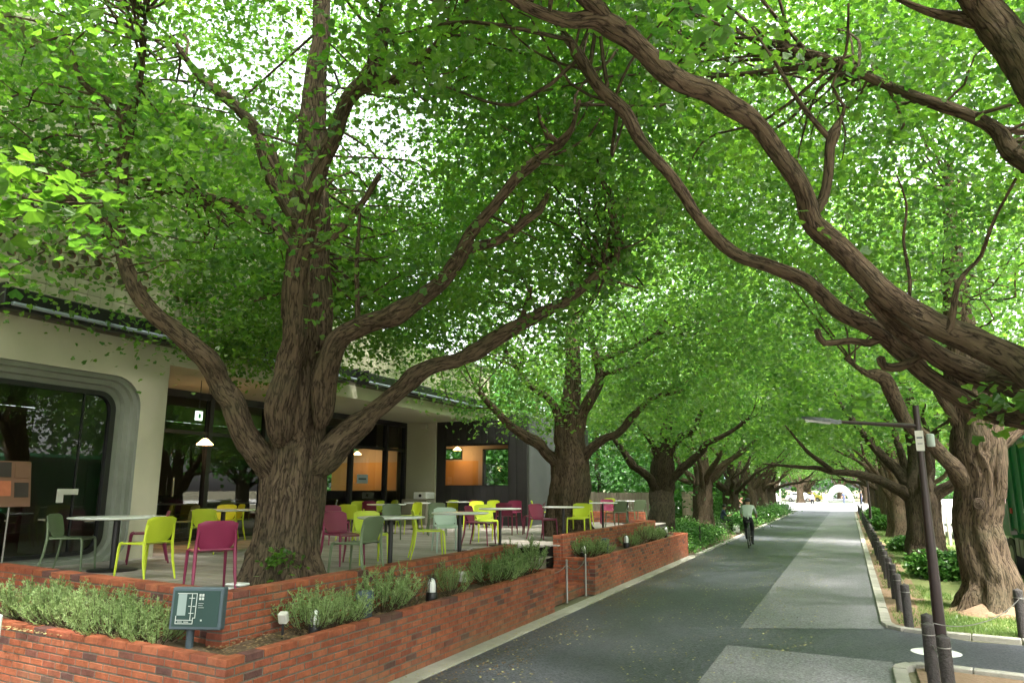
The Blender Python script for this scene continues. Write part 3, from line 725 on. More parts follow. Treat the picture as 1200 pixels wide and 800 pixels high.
for sx in (-.2, .2):
    MB().tube([(sx, .22, 0), (sx, .2, .44), (sx, -.18, .45), (sx, -.24, .7), (sx, -.2, .80)], .011, 6).build('frame', M['steel'], wt, True)
    MB().tube([(sx, -.28, 0), (sx, -.12, .44)], .011, 6).build('leg', M['steel'], wt, True)
MB().box((0, .02, .455), (.40, .40, .015)).build('seat', M['palegreen'], wt, bevel=.004)
MB().box((0, -.225, .72), (.40, .012, .16)).build('backrest', M['palegreen'], wt, bevel=.004)

# ------------------------------------------------------------------ the cafe building
bl = thing('cafe_building', 'beige cafe building with tiled parapet, black wing and dark glazing behind the terrace', 'building', (-10.7, 12, .9))
off = Vector((10.7, -12, -.9))
def bpart(mb, name, m, parent=None, **k):
    o = mb.build(name, m, parent or bl, **k)
    if (parent or bl) is bl: o.location = off
    return o
XF = -10.7
def rrect(y0, y1, z0, z1, r, n=8):
    pts = []
    for cy_, cz, a0 in ((y1-r, z1-r, 0), (y0+r, z1-r, 90), (y0+r, z0+r, 180), (y1-r, z0+r, 270)):
        for k in range(n+1):
            a = math.radians(a0+90*k/n); pts.append((cy_+r*math.cos(a), cz+r*math.sin(a)))
    return pts
def loft(loops, close=False):
    mb = MB(); n = len(loops[0]); V = [p for l in loops for p in l]
    Fc = [(i*n+k, (i+1)*n+k, (i+1)*n+(k+1) % n, i*n+(k+1) % n) for i in range(len(loops)-1) for k in range(n)]
    mb.add(V, Fc); return mb
wy0, wy1, wz0, wz1 = 3.2, 8.30, 1.06, 3.62
def lp(g, x, r): return [(x, y, z) for y, z in rrect(wy0-g, wy1+g, wz0-g*.6, wz1+g*.8, r)]
outer = []
cyy, czz = (wy0+wy1)/2, (wz0+wz1)/2; oy0, oy1, oz0, oz1 = 2.0, 9.12, .93, 4.50
for x, y, z in lp(.30, XF, .5):
    dy, dz = y-cyy, z-czz; s = min((oy1-cyy)/dy if dy > 0 else (oy0-cyy)/dy if dy < 0 else 9e9, (oz1-czz)/dz if dz > 0 else (oz0-czz)/dz if dz < 0 else 9e9)
    outer.append((XF, cyy+dy*s, czz+dz*s))
bpart(loft([outer, lp(.31, XF, .50)]), 'wall', M['beige'])
bpart(loft([lp(.31, XF, .50), lp(.30, XF-.05, .49), lp(.22, XF-.05, .44), lp(.20, XF-.11, .42), lp(.11, XF-.12, .36), lp(.09, XF-.19, .34), lp(.0, XF-.20, .30)]), 'window_surround', M['surround'], smooth=True)
wd_ = bpart(loft([lp(0, XF-.20, .30), lp(-.01, XF-.17, .30), lp(-.10, XF-.17, .24), lp(-.11, XF-.25, .24), lp(0, XF-.26, .3)]), 'window', M['black'])
for y in (7.75, 6.2): MB().b2((XF-.24, y-.012, wz0), (XF-.20, y+.012, wz1)).build('mullion', M['black'], wd_)
MB().add([(XF-.22, wy0, wz0), (XF-.22, wy1, wz0), (XF-.22, wy1, wz1), (XF-.22, wy0, wz1)], [(0, 1, 2, 3)]).build('pane', M['glass'], wd_)
bpart(MB().b2((XF-.35, 8.72, .93), (XF-.004, 9.12, 4.5)).b2((-13.6, 8.72, .93), (XF-.35, 8.9, 4.2)), 'pillar', M['beige'])
bpart(MB().b2((XF-.30, 9.12, 4.2), (XF, 21.0, 4.50)).b2((-13.6, 9.12, 4.2), (XF-.30, 21.0, 4.32)).b2((-10.4, 21.0, 4.30), (-12.9, 27.0, 4.5)), 'soffit', M['beige'])
bpart(MB().b2((XF-.30, 1.0, 4.5), (XF-.015, 22.0, 5.95)).b2((XF-.30, 1.0, 5.95), (XF+.03, 22.0, 6.03)), 'parapet', M['grout'])
# parapet tiles
tw = .222
solid = MB().box((0, 0, 0), (.03, tw-.012, tw-.012)).me('tile', M['tile'], bevel=.003)
def vent_mesh():
    sq = [(.5, 1), (0, 1), (-.5, 1)]; n = 16; L0, L1, L2 = [], [], []
    for k in range(n):
        a = 2*math.pi*(k+.5)/n; c, s = math.cos(a), math.sin(a); q = (tw-.012)/2/max(abs(c), abs(s))
        L0.append((-.015, q*c, q*s)); L1.append((.015, q*c, q*s)); L2.append((.015, .068*c, .068*s))
    L3 = [(-.10, y, z) for _, y, z in L2]
    mb = loft([L0, L1, L2, L3]); mb.add(L3, [tuple(range(n))]); return mb.me('vent_tile', M['tile'])
vent = vent_mesh(); vent.materials.append(M['hole'])
for p_ in vent.polygons:
    if len(p_.vertices) > 4 or all(vent.vertices[i].co.x < .016 and abs(vent.vertices[i].co.y) < .07 and abs(vent.vertices[i].co.z) < .07 for i in p_.vertices): p_.material_index = 1
tc_, n_t = [], 0
cols = int((22.0-1.0)/tw)
cand = []
for j in range(6):
    for i in range(cols):
        y, z = 1.0+tw*(i+.5), 4.62+tw*(j+.5)
        cand.append((abs(y-8)*1.0+0*z, y, z, j))
cand.sort()
for q, y, z, j in cand:
    if j in (3, 4) and 5.0 < y < 9.6 and not (8.6 < y < 8.9):
        link('vent_tile', vent, bl, Vector((XF+.003, y, z))+off)
    elif n_t < 200: link('tile', solid, bl, Vector((XF+.003, y, z))+off); n_t += 1
    else: tc_.append((XF+.003, y, z))
V, Q = joined_boxes(tc_, np.tile((.03, tw-.012, tw-.012), (len(tc_), 1)), 0.)
o = link('tiles', npmesh('tiles', V, Q, M['tile_joined']), bl, off); o['kind'] = 'stuff'
bpart(MB().b2((-11.6, 1, 6.0), (-20, 14.5, 9.2)).b2((-11.1, .8, 9.2), (-20.2, 14.7, 9.45)), 'upper_wall', M['beige'])
bpart(MB().b2((-13.6, 14.5, 6.0), (-20, 27, 6.3)), 'roof', M['beige'])
rl = MB()
for y in np.arange(2, 21, 1.2): rl.tube([(-10.95, y, 6.03), (-10.95, y, 6.9)], .015, 6)
rl.tube([(-10.95, 1, 6.9), (-10.95, 21, 6.9)], .02, 6).tube([(-10.95, 1, 6.5), (-10.95, 21, 6.5)], .012, 6)
bpart(rl, 'railing', M['black'])
# awnings
def awning(y0, y1, label):
    a = thing('awning', label, 'awning', (XF, (y0+y1)/2, 4.6), 0, 'retracted black awnings'); L2 = (y1-y0)/2
    MB().b2((.03, -L2, .02), (.26, L2, .24)).build('cassette', M['black'], a, bevel=.02)
    MB().b2((.265, -L2+.15, -.03), (.34, L2-.05, .02)).build('front_bar', M['silver'], a, bevel=.015)
    MB().b2((.06, -L2+.1, -.07), (.24, L2-.1, .015)).build('folded_arm', M['black'], a, bevel=.01)
    for s in (-1, 1): MB().b2((.03, s*L2-.04*s, -.06), (.38, s*L2, .26)).build('end_plate', M['black'], a, bevel=.01)
awning(6.0, 9.0, 'retracted black awning with silver bar above the big rounded window')
awning(10.2, 14.2, 'retracted black awning behind the big trunk')
awning(14.5, 21.6, 'long retracted black awning over the recessed doors, ending at the black wall')
# spotlights
def spot(p, label):
    s = thing('spotlight', label, 'spotlight', p)
    MB().tube([(0, 0, 0), (0, 0, -.06)], .04, 10).build('bracket', M['black'], s); MB().tube([(0, 0, -.08), (.05, -.04, -.2)], [.035, .055], 12).build('head', M['black'], s, True)
spot((-11.6, 16.2, 4.195), 'small black spotlight under the soffit before the beige wall')
spot((-11.0, 9.6, 9.19), 'black spotlight under the upper roof edge, high at left')
cm = thing('wall_lamp', 'beige box lamp at the top of the beige wall', 'lamp', (-12.5, 20.85, 4.05)); MB().box((0, -.08, 0), (.22, .16, .16)).build('housing', M['beige'], cm, bevel=.02)
# recessed glazing at x -13.3
XG = -13.3
gl = bpart(MB().b2((XG-.06, 8.9, .93), (XG+.06, 20.9, 1.02)).b2((XG-.06, 8.9, 4.05), (XG+.06, 20.9, 4.2)), 'glazed_front', M['black'])
for y in (8.95, 10.75, 12.55, 14.35, 16.15, 17.95, 19.75, 20.85): MB().b2((XG-.07, y-.06, 1.0), (XG+.07, y+.06, 4.1)).build('mullion', M['black'], gl)
MB().b2((XG-.05, 8.9, 3.25), (XG+.05, 20.9, 3.33)).build('transom', M['black'], gl)
for a, b in zip((8.95, 10.75, 12.55, 14.35, 16.15, 17.95, 19.75), (10.75, 12.55, 14.35, 16.15, 17.95, 19.75, 20.85)):
    MB().add([(XG, a+.06, 1.0), (XG, b-.06, 1.0), (XG, b-.06, 4.1), (XG, a+.06, 4.1)], [(0, 1, 2, 3)]).build('pane', M['glass'], gl)
MB().b2((XG+.07, 11.6, 1.9), (XG+.10, 11.64, 2.3)).build('handle', M['steel'], gl)
# beige end wall and the black wing
bpart(MB().b2((-13.6, 20.9, .93), (-12.15, 21.2, 4.22)), 'beige_wall', M['beige'])
cb = thing('equipment_box', 'beige metal cabinet with a round dial at the foot of the beige wall', 'cabinet', (-12.5, 20.55, .95))
MB().b2((-.5, -.25, 0), (.42, .25, .78)).build('casing', M['concrete'], cb, bevel=.01); MB().b2((-.05, -.26, .80), (.42, .25, 1.0)).build('top_box', M['whitepaint'], cb, bevel=.01); MB().tube([(.2, -.27, .9), (.2, -.285, .9)], .05, 14).build('dial', M['black'], cb)
YB = 21.0; bx0, bx1 = -12.15, -8.95
w0, w1, z0_, z1_ = -11.92, -9.55, 2.12, 3.46
bpart(MB().b2((bx0, YB, .9), (w0, YB+.18, 4.3)).b2((w1, YB, .9), (bx1, YB+.18, 4.3)).b2((w0, YB, z1_), (w1, YB+.18, 4.3)).b2((w0, YB, .9), (w1, YB+.18, z0_)), 'black_wall', M['blackwall'])
for k in range(13):
    xx = bx0+.12+(bx1-bx0-.2)*k/12
    if w0-.02 < xx < w1+.02: [bpart(MB().b2((xx, YB-.012, a_), (xx+.22, YB+.01, b_)), 'panel', M['blackwall']) for a_, b_ in ((z1_+.02, 4.29), (.95, z0_-.02))]
    elif k < 12: bpart(MB().b2((xx, YB-.012, .95), (xx+.22, YB+.01, 4.29)), 'panel', M['blackwall'])
wf = bpart(MB().b2((w0, YB+.02, z0_), (w0+.05, YB+.12, z1_)).b2((w1-.05, YB+.02, z0_), (w1, YB+.12, z1_)).b2((w0, YB+.02, z1_-.05), (w1, YB+.12, z1_)).b2((w0, YB+.02, z0_), (w1, YB+.12, z0_+.05)), 'wing_window', M['black'])
for a, b in ((w0+.05, w1-.05),): MB().add([(a, YB+.07, z0_+.05), (b, YB+.07, z0_+.05), (b, YB+.07, z1_-.05), (a, YB+.07, z1_-.05)], [(0, 1, 2, 3)]).build('pane', M['glass'], wf)
# side of the wing towards the path, with a window
sy0, sy1 = 23.0, 24.6
bpart(MB().b2((bx1-.18, YB+.18, .9), (bx1, sy0, 4.3)).b2((bx1-.18, sy1, .9), (bx1, 27.0, 4.3)).b2((bx1-.18, sy0, .9), (bx1, sy1, 1.75)).b2((bx1-.18, sy0, 3.3), (bx1, sy1, 4.3)), 'grey_wall', M['greywall'])
sw = bpart(MB().b2((bx1-.1, sy0, 1.75), (bx1-.04, sy0+.06, 3.3)).b2((bx1-.1, sy1-.06, 1.75), (bx1-.04, sy1, 3.3)).b2((bx1-.1, sy0, 3.24), (bx1-.04, sy1, 3.3)).b2((bx1-.1, sy0, 1.75), (bx1-.04, sy1, 1.81)), 'side_window', M['black'])
MB().add([(bx1-.07, sy0+.06, 1.81), (bx1-.07, sy1-.06, 1.81), (bx1-.07, sy1-.06, 3.24), (bx1-.07, sy0+.06, 3.24)], [(0, 1, 2, 3)]).build('pane', M['glass'], sw)
# interior shell
bpart(MB().b2((-19.9, 2.0, .9), (-10.9, 8.7, .945)).b2((-19.9, 8.7, .9), (XG-.07, 20.9, .945)).b2((-19.9, 21.2, .9), (-9.15, 27, .945)), 'interior_floor', M['interior_floor'])
bpart(MB().b2((-20, 2, .9), (-19.9, 20.9, 4.2)).b2((-20, 1.8, .9), (-10.9, 2.0, 4.4)).b2((-19.9, 2, 4.21), (-10.9, 8.7, 4.4)).b2((-19.9, 8.7, 4.21), (-13.37, 20.9, 4.4)), 'interior_wall', M['interior'])
gy = 25.6       # back wall of the wing with its two openings
g2 = gy+.12
bpart(MB().b2((-19.9, gy, .9), (-12.95, g2, 3.12)), 'painted_glow_wall', M['orange'])  # lower wall painted orange for the lamp's glow, cream above
bpart(MB().b2((-19.9, gy, 3.12), (-12.95, g2, 3.18)).b2((-19.9, gy, 3.18), (-14.53, g2, 3.6)).b2((-13.65, gy, 3.18), (-12.76, g2, 3.6)).b2((-12.95, gy, .9), (-12.76, g2, 3.18)).b2((-18.58, gy, 3.6), (-12.76, g2, 4.3)).b2((-19.9, gy, 3.6), (-19.48, g2, 4.3)).b2((-19.48, gy, 4.1), (-18.58, g2, 4.3)).b2((-12.76, gy, .9), (-11.63, g2, 2.1)).b2((-12.76, gy, 3.56), (-11.63, g2, 4.3)).b2((-11.63, gy, .9), (-9.15, g2, 4.3)), 'cream_wall', M['creamwall'])
for x0, x1, zz0, zz1 in ((-14.53, -13.65, 3.18, 3.6), (-12.76, -11.63, 2.1, 3.56)):
    f_ = bpart(MB().b2((x0, gy-.03, zz0), (x0+.07, g2+.02, zz1)).b2((x1-.04, gy-.03, zz0), (x1, g2+.02, zz1)).b2((x0, gy-.03, zz1-.04), (x1, g2+.02, zz1)).b2((x0, gy-.03, zz0), (x1, g2+.02, zz0+.04)), 'inner_window', M['black'])
bpart(MB().b2((-20, 20.9, .9), (-13.6, 21.05, 2.0)).b2((-20, 20.9, 3.4), (-13.6, 21.05, 4.2)).b2((-18.6, 20.9, 2.0), (-20, 21.05, 3.4)), 'divider_wall', M['interior'])
bpart(MB().b2((-20, 21.2, 4.3), (-9.15, 27, 4.42)), 'wing_roof', M['greywall'])
def point(p, e, r=.06, name='ceiling_lamp', label=None, shade=None):
    l = bpy.data.lights.new('bulb', 'POINT'); l.energy = e; l.color = (1, .62, .28); l.shadow_soft_size = r
    t = thing(name, label, 'lamp', p)
    MB().tube([(0, 0, .06), (0, 0, 4.2-p[2])], .006, 6).build('cord', M['black'], t)
    MB().lathe([(.16, 0), (.165, .01), (.05, .12), (.03, .13)], 20).build('shade', M['lampglow'], t, True)
    b = bpy.data.objects.new('bulb', l); C.objects.link(b); b.parent = t; b.location = (0, 0, -.08)
lp0 = P(240, 521, 15.2)
point((lp0.x, lp0.y, lp0.z), 5, label='lit orange pendant lamp seen through the dark glass left of the trunk')
point((-13.5, 24.9, 3.5), 4.5, label='lit lamp over the wall painted with orange glow seen through the black wing window')
point((-17.9, 24.6, 3.4), 5, label='lit lamp by the wall painted with orange glow seen through glass right of the trunk')
ex = thing('exit_sign', 'small white and green exit sign behind the dark glass', 'sign', P(233, 487, 14.6))
MB().box((0, 0, 0), (.04, .15, .18)).build('lightbox', M['exitglow'], ex); MB().b2((.021, -.03, -.05), (.025, .03, .04)).build('pictogram', M['exitgreen'], ex); MB().tube([(0, 0, .15), (0, 0, 4.2-P(233, 487, 14.6).z)], .008, 6).build('bracket', M['black'], ex)
# things in the rooms
for i, (x, y, lb) in enumerate([(-15.2, 11.6, 'dark sofa inside the glass doors left of the trunk'), (-16.2, 14.6, 'dark sofa inside behind the trunk'), (-15.2, 18.6, 'dark sofa inside behind the olive chairs')]):
    s = thing('sofa', lb, 'sofa', (x, y, .945)); MB().b2((-.45, -1.0, .1), (.45, 1.0, .45)).build('seat', M['fabric_dark'], s, bevel=.05); MB().b2((-.5, -1.0, .3), (-.25, 1.0, .95)).build('backrest', M['fabric_dark'], s, bevel=.05)
ct = thing('counter', 'brown counter with bottles inside the big rounded window', 'counter', (-14.5, 5.2, .945)); MB().b2((-.4, -2, 0), (.4, 2.4, 1.05)).build('body', M['fabric_dark'], ct); MB().b2((-.5, -2.1, 1.052), (.5, 2.5, 1.1)).build('top', M['interior_floor'], ct)
mn = thing('menu_stand', 'orange menu board on a thin stand at the left edge before the window', 'menu board', (-10.35, 6.45, .95))
MB().tube([(0, 0, 0), (0, 0, 1.0)], .012, 8).tube([(-.15, -.15, 0), (.15, .15, 0)], .012, 6).build('stand', M['steel'], mn)
MB().box((0, 0, 1.18), (.02, .5, .62), 0, 0, -.15).build('board', M['roofbrown'], mn, bevel=.004)
for k, (yy, zz, mm) in enumerate([(-.12, 1.37, 'fabric_dark'), (.12, 1.36, 'roofbrown'), (-.12, 1.12, 'terracotta'), (.12, 1.10, 'fabric_dark')]):
    MB().box((.013+(zz-1.18)*-.151, yy, zz), (.006, .19, .2), 0, 0, -.15).build('food_picture', M[mm], mn)
nc = P(118, 580, 10.6)
no = thing('notice', 'white paper notice stuck inside the rounded window', 'notice', (XF-.17, 7.62, 2.02)); MB().box((0, 0, 0), (.004, .34, .09)).box((0, -.115, -.10), (.004, .11, .12)).build('sheet', M['paper'], no)
nb = thing('notice', 'pale blue notice on the glass right of the trunk', 'notice', (XG+.09, 18.45, 2.35)); MB().box((0, 0, 0), (.004, .55, .26)).build('sheet', M['silver'], nb); MB().box((.003, 0, 0), (.002, .38, .05)).build('print', M['boardframe'], nb)
ab = thing('standing_board', 'pale green board standing inside the dark doors', 'board', (-13.8, 10.9, .95)); MB().box((0, 0, .75), (.05, .7, 1.45), 0, 0, .08).build('panel', M['signgrey'], ab, bevel=.02)

# ------------------------------------------------------------------ ginkgo trees
def L_(pts):
    """pts: px, py, width in px, D -> rows x, y, z, r"""
    return [(*P(a, b, d), wd*d/F/2) for a, b, wd, d in pts]
def twigs(anchors, targets, seed, r0=.019):
    """thin curved branches from the nearest limb point to each target"""
    r = np.random.default_rng(seed); A = np.asarray(anchors); out = []
    for t in targets:
        d = np.linalg.norm(A-t, axis=1); k = r.choice(np.argsort(d)[:45]); a = A[k]; L = np.linalg.norm(t-a)
        if L < .25 or L > 3.2 or t[2] < a[2]-.4: continue
        m1 = a+(t-a)*.35+r.normal(size=3)*.10*L+np.array([0, 0, -.02*L]); m2 = a+(t-a)*.7+r.normal(size=3)*.08*L
        rr_ = r0*(.5+.5*min(1, L/2)); out.append(limb([(*a, rr_), (*m1, rr_*.8), (*m2, rr_*.55), (*t, rr_*.25)], 5, .25, 0, seed, wob=0))
    return out
def knot(at, r, seed): 
    a = np.array(at, float); return limb([(*(a+[0, 0, -r]), r*.5), (*(a+[0, 0, -.3*r]), r), (*(a+[0.02, 0, .4*r]), r*1.05), (*(a+[0, .02, r]), r*.5)], 10, r*.35, .35, seed, wob=.02)
CAMKEEP = np.array([0, 0, H])
def cull(p, zmin=2.9, cam=2.4, wall=True, extra=None):
    k = (p[:, 2] > zmin) & (np.linalg.norm(p-CAMKEEP, axis=1) > cam)
    if wall:
        k &= ~((p[:, 0] < -10.45) & (p[:, 2] < 6.2) & (p[:, 1] > 0) & (p[:, 1] < 27.2))
        k &= ~((p[:, 0] < -11.5) & (p[:, 2] < 9.5) & (p[:, 1] < 15))
    if extra is not None: k &= extra(p)
    return p[k]
def anchors_of(limbs): return np.vstack([v[::7] for v, q, t, a in limbs])

def photo_tree(label, base, trunk, limbs, crown, leafsize, seed, m='bark', seg=48, lm='leaf', step=.05, knots=(), ntw=70, shape='fan', tilt=.75, flare=.3, ridge=.13):
    root = thing('ginkgo_tree', label, 'tree', base, 0, 'ginkgo trees'); inv = np.array(base, float)
    def rel(L): v, q, t, a = L; return (v-inv, q, t, a)
    tr = [limb(t_, seg, step, ridge, seed+i*3, flare if i == 0 else 0, 7, wob=.03, knots=.10) for i, t_ in enumerate(trunk)]
    link('trunk', merge_limbs('trunk', [rel(l) for l in tr], M[m]), root)
    built = []
    for i, l in enumerate(limbs):
        l = [(a_, b_, c_, r_*.76) for a_, b_, c_, r_ in l]
        p0, p1 = Vector(l[0][:3]), Vector(l[1][:3]); e_ = p0-(p1-p0).normalized()*l[0][3]*1.5; l = [(e_.x, e_.y, e_.z, l[0][3]*.45)]+l     # root buried in the wood it grows from
        l[1] = (*l[1][:3], l[1][3]*.85)
        R = max(q[3] for q in l); b = limb(l, 18 if R > .06 else 9, .045 if R > .06 else .09, .17, seed+20+i, wob=.06, knots=.34); built.append(b)
        link('branch', merge_limbs('branch', [rel(b)], M[m]), root)
    for kn in knots: built.append(knot(kn[:3], kn[3], seed))
    if knots: link('burls', merge_limbs('burls', [rel(k) for k in built[-len(knots):]], M[m]), root)
    an = anchors_of(built+tr); r = np.random.default_rng(seed)
    cent = crown; sel = cent[cent[:, 2] > 4.7]; sel = sel[r.permutation(len(sel))[:ntw*3]]
    tw_ = twigs(an[an[:, 2] > 3.2] if len(an[an[:, 2] > 3.2]) > 10 else an, sel, seed)[:ntw]
    if tw_: link('twigs', merge_limbs('twigs', [rel(t) for t in tw_], M[m]), root)['kind'] = 'stuff'
    return root, inv
def add_crown(root, inv, pos, size, m, seed, shape='fan', tilt=.75):
    o = leafcloud('crown', pos-inv, size, M[m], shape, tilt, seed, root); o['kind'] = 'stuff'; return o

# ---- the big tree on the terrace
D1 = 9.25
tb = (-6.35, 7.35, .9)
T1 = [[(-6.36, 7.32, .80, .41), (-6.36, 7.32, 1.2, .355), (-6.34, 7.33, 1.7, .32), (*P(347, 520, D1), .295), (*P(351, 470, D1), .28), (*P(357, 400, D1+.1), .255), (*P(359, 330, D1+.2), .245), (*P(362, 260, D1+.35), .225), (*P(366, 170, D1+.5), .17), (*P(372, 80, D1+.6), .12), (*P(376, 0, D1+.7), .10), (*P(380, -80, D1+.8), .05)],
      [(*P(334, 690, D1-.05), .13), (*P(329, 600, D1-.16), .15), (*P(329, 560, D1-.18), .15), (*P(337, 480, D1-.16), .12), (*P(346, 410, D1-.15), .11)],
      [(*P(358, 690, D1), .13), (*P(365, 600, D1-.05), .14), (*P(366, 560, D1-.06), .14), (*P(368, 480, D1-.03), .12), (*P(378, 400, D1+.1), .12), (*P(376, 320, D1+.2), .10), (*P(377, 250, D1+.3), .07)]]
LB1 = [
 L_([(322, 560, 44, 9.15), (300, 530, 36, 9.1), (283, 500, 32, 9.05), (268, 468, 30, 9.0), (245, 425, 28, 8.9), (212, 395, 26, 8.8), (176, 362, 24, 8.7), (150, 322, 21, 8.7), (138, 275, 17, 8.7), (141, 225, 15, 8.7), (146, 170, 15, 8.7), (150, 140, 22, 8.7), (160, 118, 10, 8.65), (170, 60, 6, 8.5), (168, 0, 4, 8.3)]),
 L_([(140, 285, 15, 8.7), (128, 262, 14, 8.6), (100, 247, 12, 8.4), (68, 215, 10, 8.1), (52, 200, 8, 8.0)]),
 L_([(146, 140, 12, 8.7), (125, 120, 9, 8.6), (95, 95, 7, 8.5), (80, 40, 5, 8.4)]),
 L_([(330, 500, 40, 8.95), (336, 440, 34, 8.85), (345, 380, 31, 8.75), (354, 310, 29, 8.65), (361, 255, 27, 8.55), (372, 215, 24, 8.45), (388, 170, 22, 8.4), (401, 128, 21, 8.3), (417, 106, 21, 8.2), (437, 92, 26, 8.2), (444, 66, 22, 8.2), (445, 36, 18, 8.2), (447, 10, 8, 8.1), (452, -40, 5, 8.0)]),
 L_([(425, 102, 17, 8.2), (455, 96, 15, 8.15), (480, 82, 17, 8.1), (492, 70, 14, 8.1), (508, 55, 9, 8.0), (530, 30, 5, 7.9)]),
 L_([(480, 82, 8, 8.1), (468, 65, 6, 8.1), (455, 35, 5, 8.0)]),
 L_([(364, 292, 15, 8.6), (380, 286, 14, 8.6), (398, 268, 12, 8.6), (424, 238, 9, 8.7), (445, 205, 6, 8.7)]),
 L_([(362, 245, 16, 8.6), (348, 232, 14, 8.65), (331, 204, 10, 8.7), (318, 170, 7, 8.8)]),
 L_([(352, 265, 24, 9.4), (338, 236, 22, 9.4), (318, 203, 20, 9.4), (298, 152, 17, 9.4), (268, 118, 14, 9.3), (235, 90, 9, 9.2), (205, 50, 6, 9.1)]),
 L_([(340, 290, 18, 9.3), (328, 272, 16, 9.4), (306, 256, 15, 9.5), (270, 239, 13, 9.6), (236, 231, 12, 9.7), (206, 220, 9, 9.8), (190, 212, 5, 9.8)]),
 L_([(378, 480, 36, 9.0), (384, 440, 32, 8.9), (398, 402, 30, 8.8), (420, 384, 28, 8.7), (448, 372, 26, 8.6), (484, 355, 24, 8.45), (515, 332, 22, 8.3), (535, 306, 20, 8.2), (549, 275, 18, 8.1), (578, 240, 15, 8.0), (609, 206, 14, 7.9), (640, 180, 13, 7.8), (655, 168, 14, 7.8), (670, 150, 8, 7.7), (680, 118, 5, 7.6)]),
 L_([(655, 168, 9, 7.8), (640, 155, 7, 7.8), (632, 135, 5, 7.8)]),
 L_([(530, 318, 16, 8.2), (552, 292, 14, 8.25), (589, 281, 12, 8.3), (616, 260, 11, 8.35), (632, 247, 10, 8.4), (645, 222, 5, 8.4)]),
 L_([(378, 540, 40, 9.15), (400, 512, 32, 9.2), (434, 486, 27, 9.2), (470, 455, 24, 9.25), (501, 430, 22, 9.3), (542, 419, 19, 9.35), (589, 393, 17, 9.45), (629, 369, 15, 9.5), (667, 349, 14, 9.6), (698, 322, 12, 9.7), (722, 304, 10, 9.8), (724, 280, 6, 9.8)]),
 L_([(612, 380, 8, 9.5), (614, 365, 6, 9.5), (624, 335, 4, 9.5)]),
 L_([(420, 384, 9, 8.7), (418, 350, 7, 8.7), (419, 300, 6, 8.7), (422, 250, 4, 8.7)]),
]
kn1 = [(*P(148, 140, 8.7), .13), (*P(437, 95, 8.2), .15), (*P(444, 60, 8.2), .12), (*P(215, 395, 8.8), .15), (*P(654, 168, 7.8), .07), (*P(488, 74, 8.1), .09), (*P(424, 380, 8.65), .13)]
cc1 = np.vstack([crown_centres((-6.6, 7.8, 8.6), 5.6, 6.0, 5.8, 2150, 21, .48, 3.9, .35), crown_centres((-9.0, 8.4, 6.0), 2.8, 4.2, 2.6, 520, 22, .0, 3.7, .40)])
root, inv = photo_tree('huge ginkgo rising from the terrace behind the nearest planter corner', tb, T1, LB1, cc1, .07, 3, seg=84, step=.045, ntw=280)
HOLES = [(P(500, 185, 10.5), .6), (P(470, 200, 13), .9), (P(455, 215, 16), 1.1), (P(545, 170, 12.5), .6), (P(940, 95, 8.0), .8), (P(950, 90, 10.5), 1.1), (P(900, 110, 9.5), .7), (P(830, 230, 14), 1.0), (P(915, 350, 14), .7)]     # openings in the canopy where the sky shows
def holes(p, soft=.12):
    r = np.random.default_rng(4).random(len(p)); k = np.ones(len(p), bool)
    for c, rad in HOLES: k &= (np.linalg.norm(p-np.array(c), axis=1)+.6*(fbm(p*1.7, 2)-.5) > rad) | (r < soft)
    return k
def thin(p):
    r = np.random.default_rng(9).random(len(p)); low = (p[:, 0] < -7.4) & (p[:, 2] < 6.1) & (p[:, 1] < 8.4); hi = (p[:, 0] < -8.0) & (p[:, 2] > 6.6) & (p[:, 2] < 9.4) & (p[:, 1] > 6.6) & (p[:, 1] < 10.6)
    fr = ((p-CAMKEEP)@np.array(fw) < 8.9) & (p[:, 2] < 8.2)                                  # the crown is airy on its path side, so its limbs show
    return (~low | (r < .16)) & (~hi | (r < .4)) & holes(p) & (~fr | (r < .42))
p = clumps(cc1, 70, .34, .13, 31)
add_crown(root, inv, cull(p, 3.35, 3.0, extra=thin), .079, 'leaf', 41)
# basal sprout
bs = np.array(P(325, 652, 8.5)); add_crown(root, inv, clumps(np.array([bs, bs+[.1, 0, .05], bs+[.05, -.05, -.05]]), 26, .10, .05, 5), .07, 'leaf', 6)

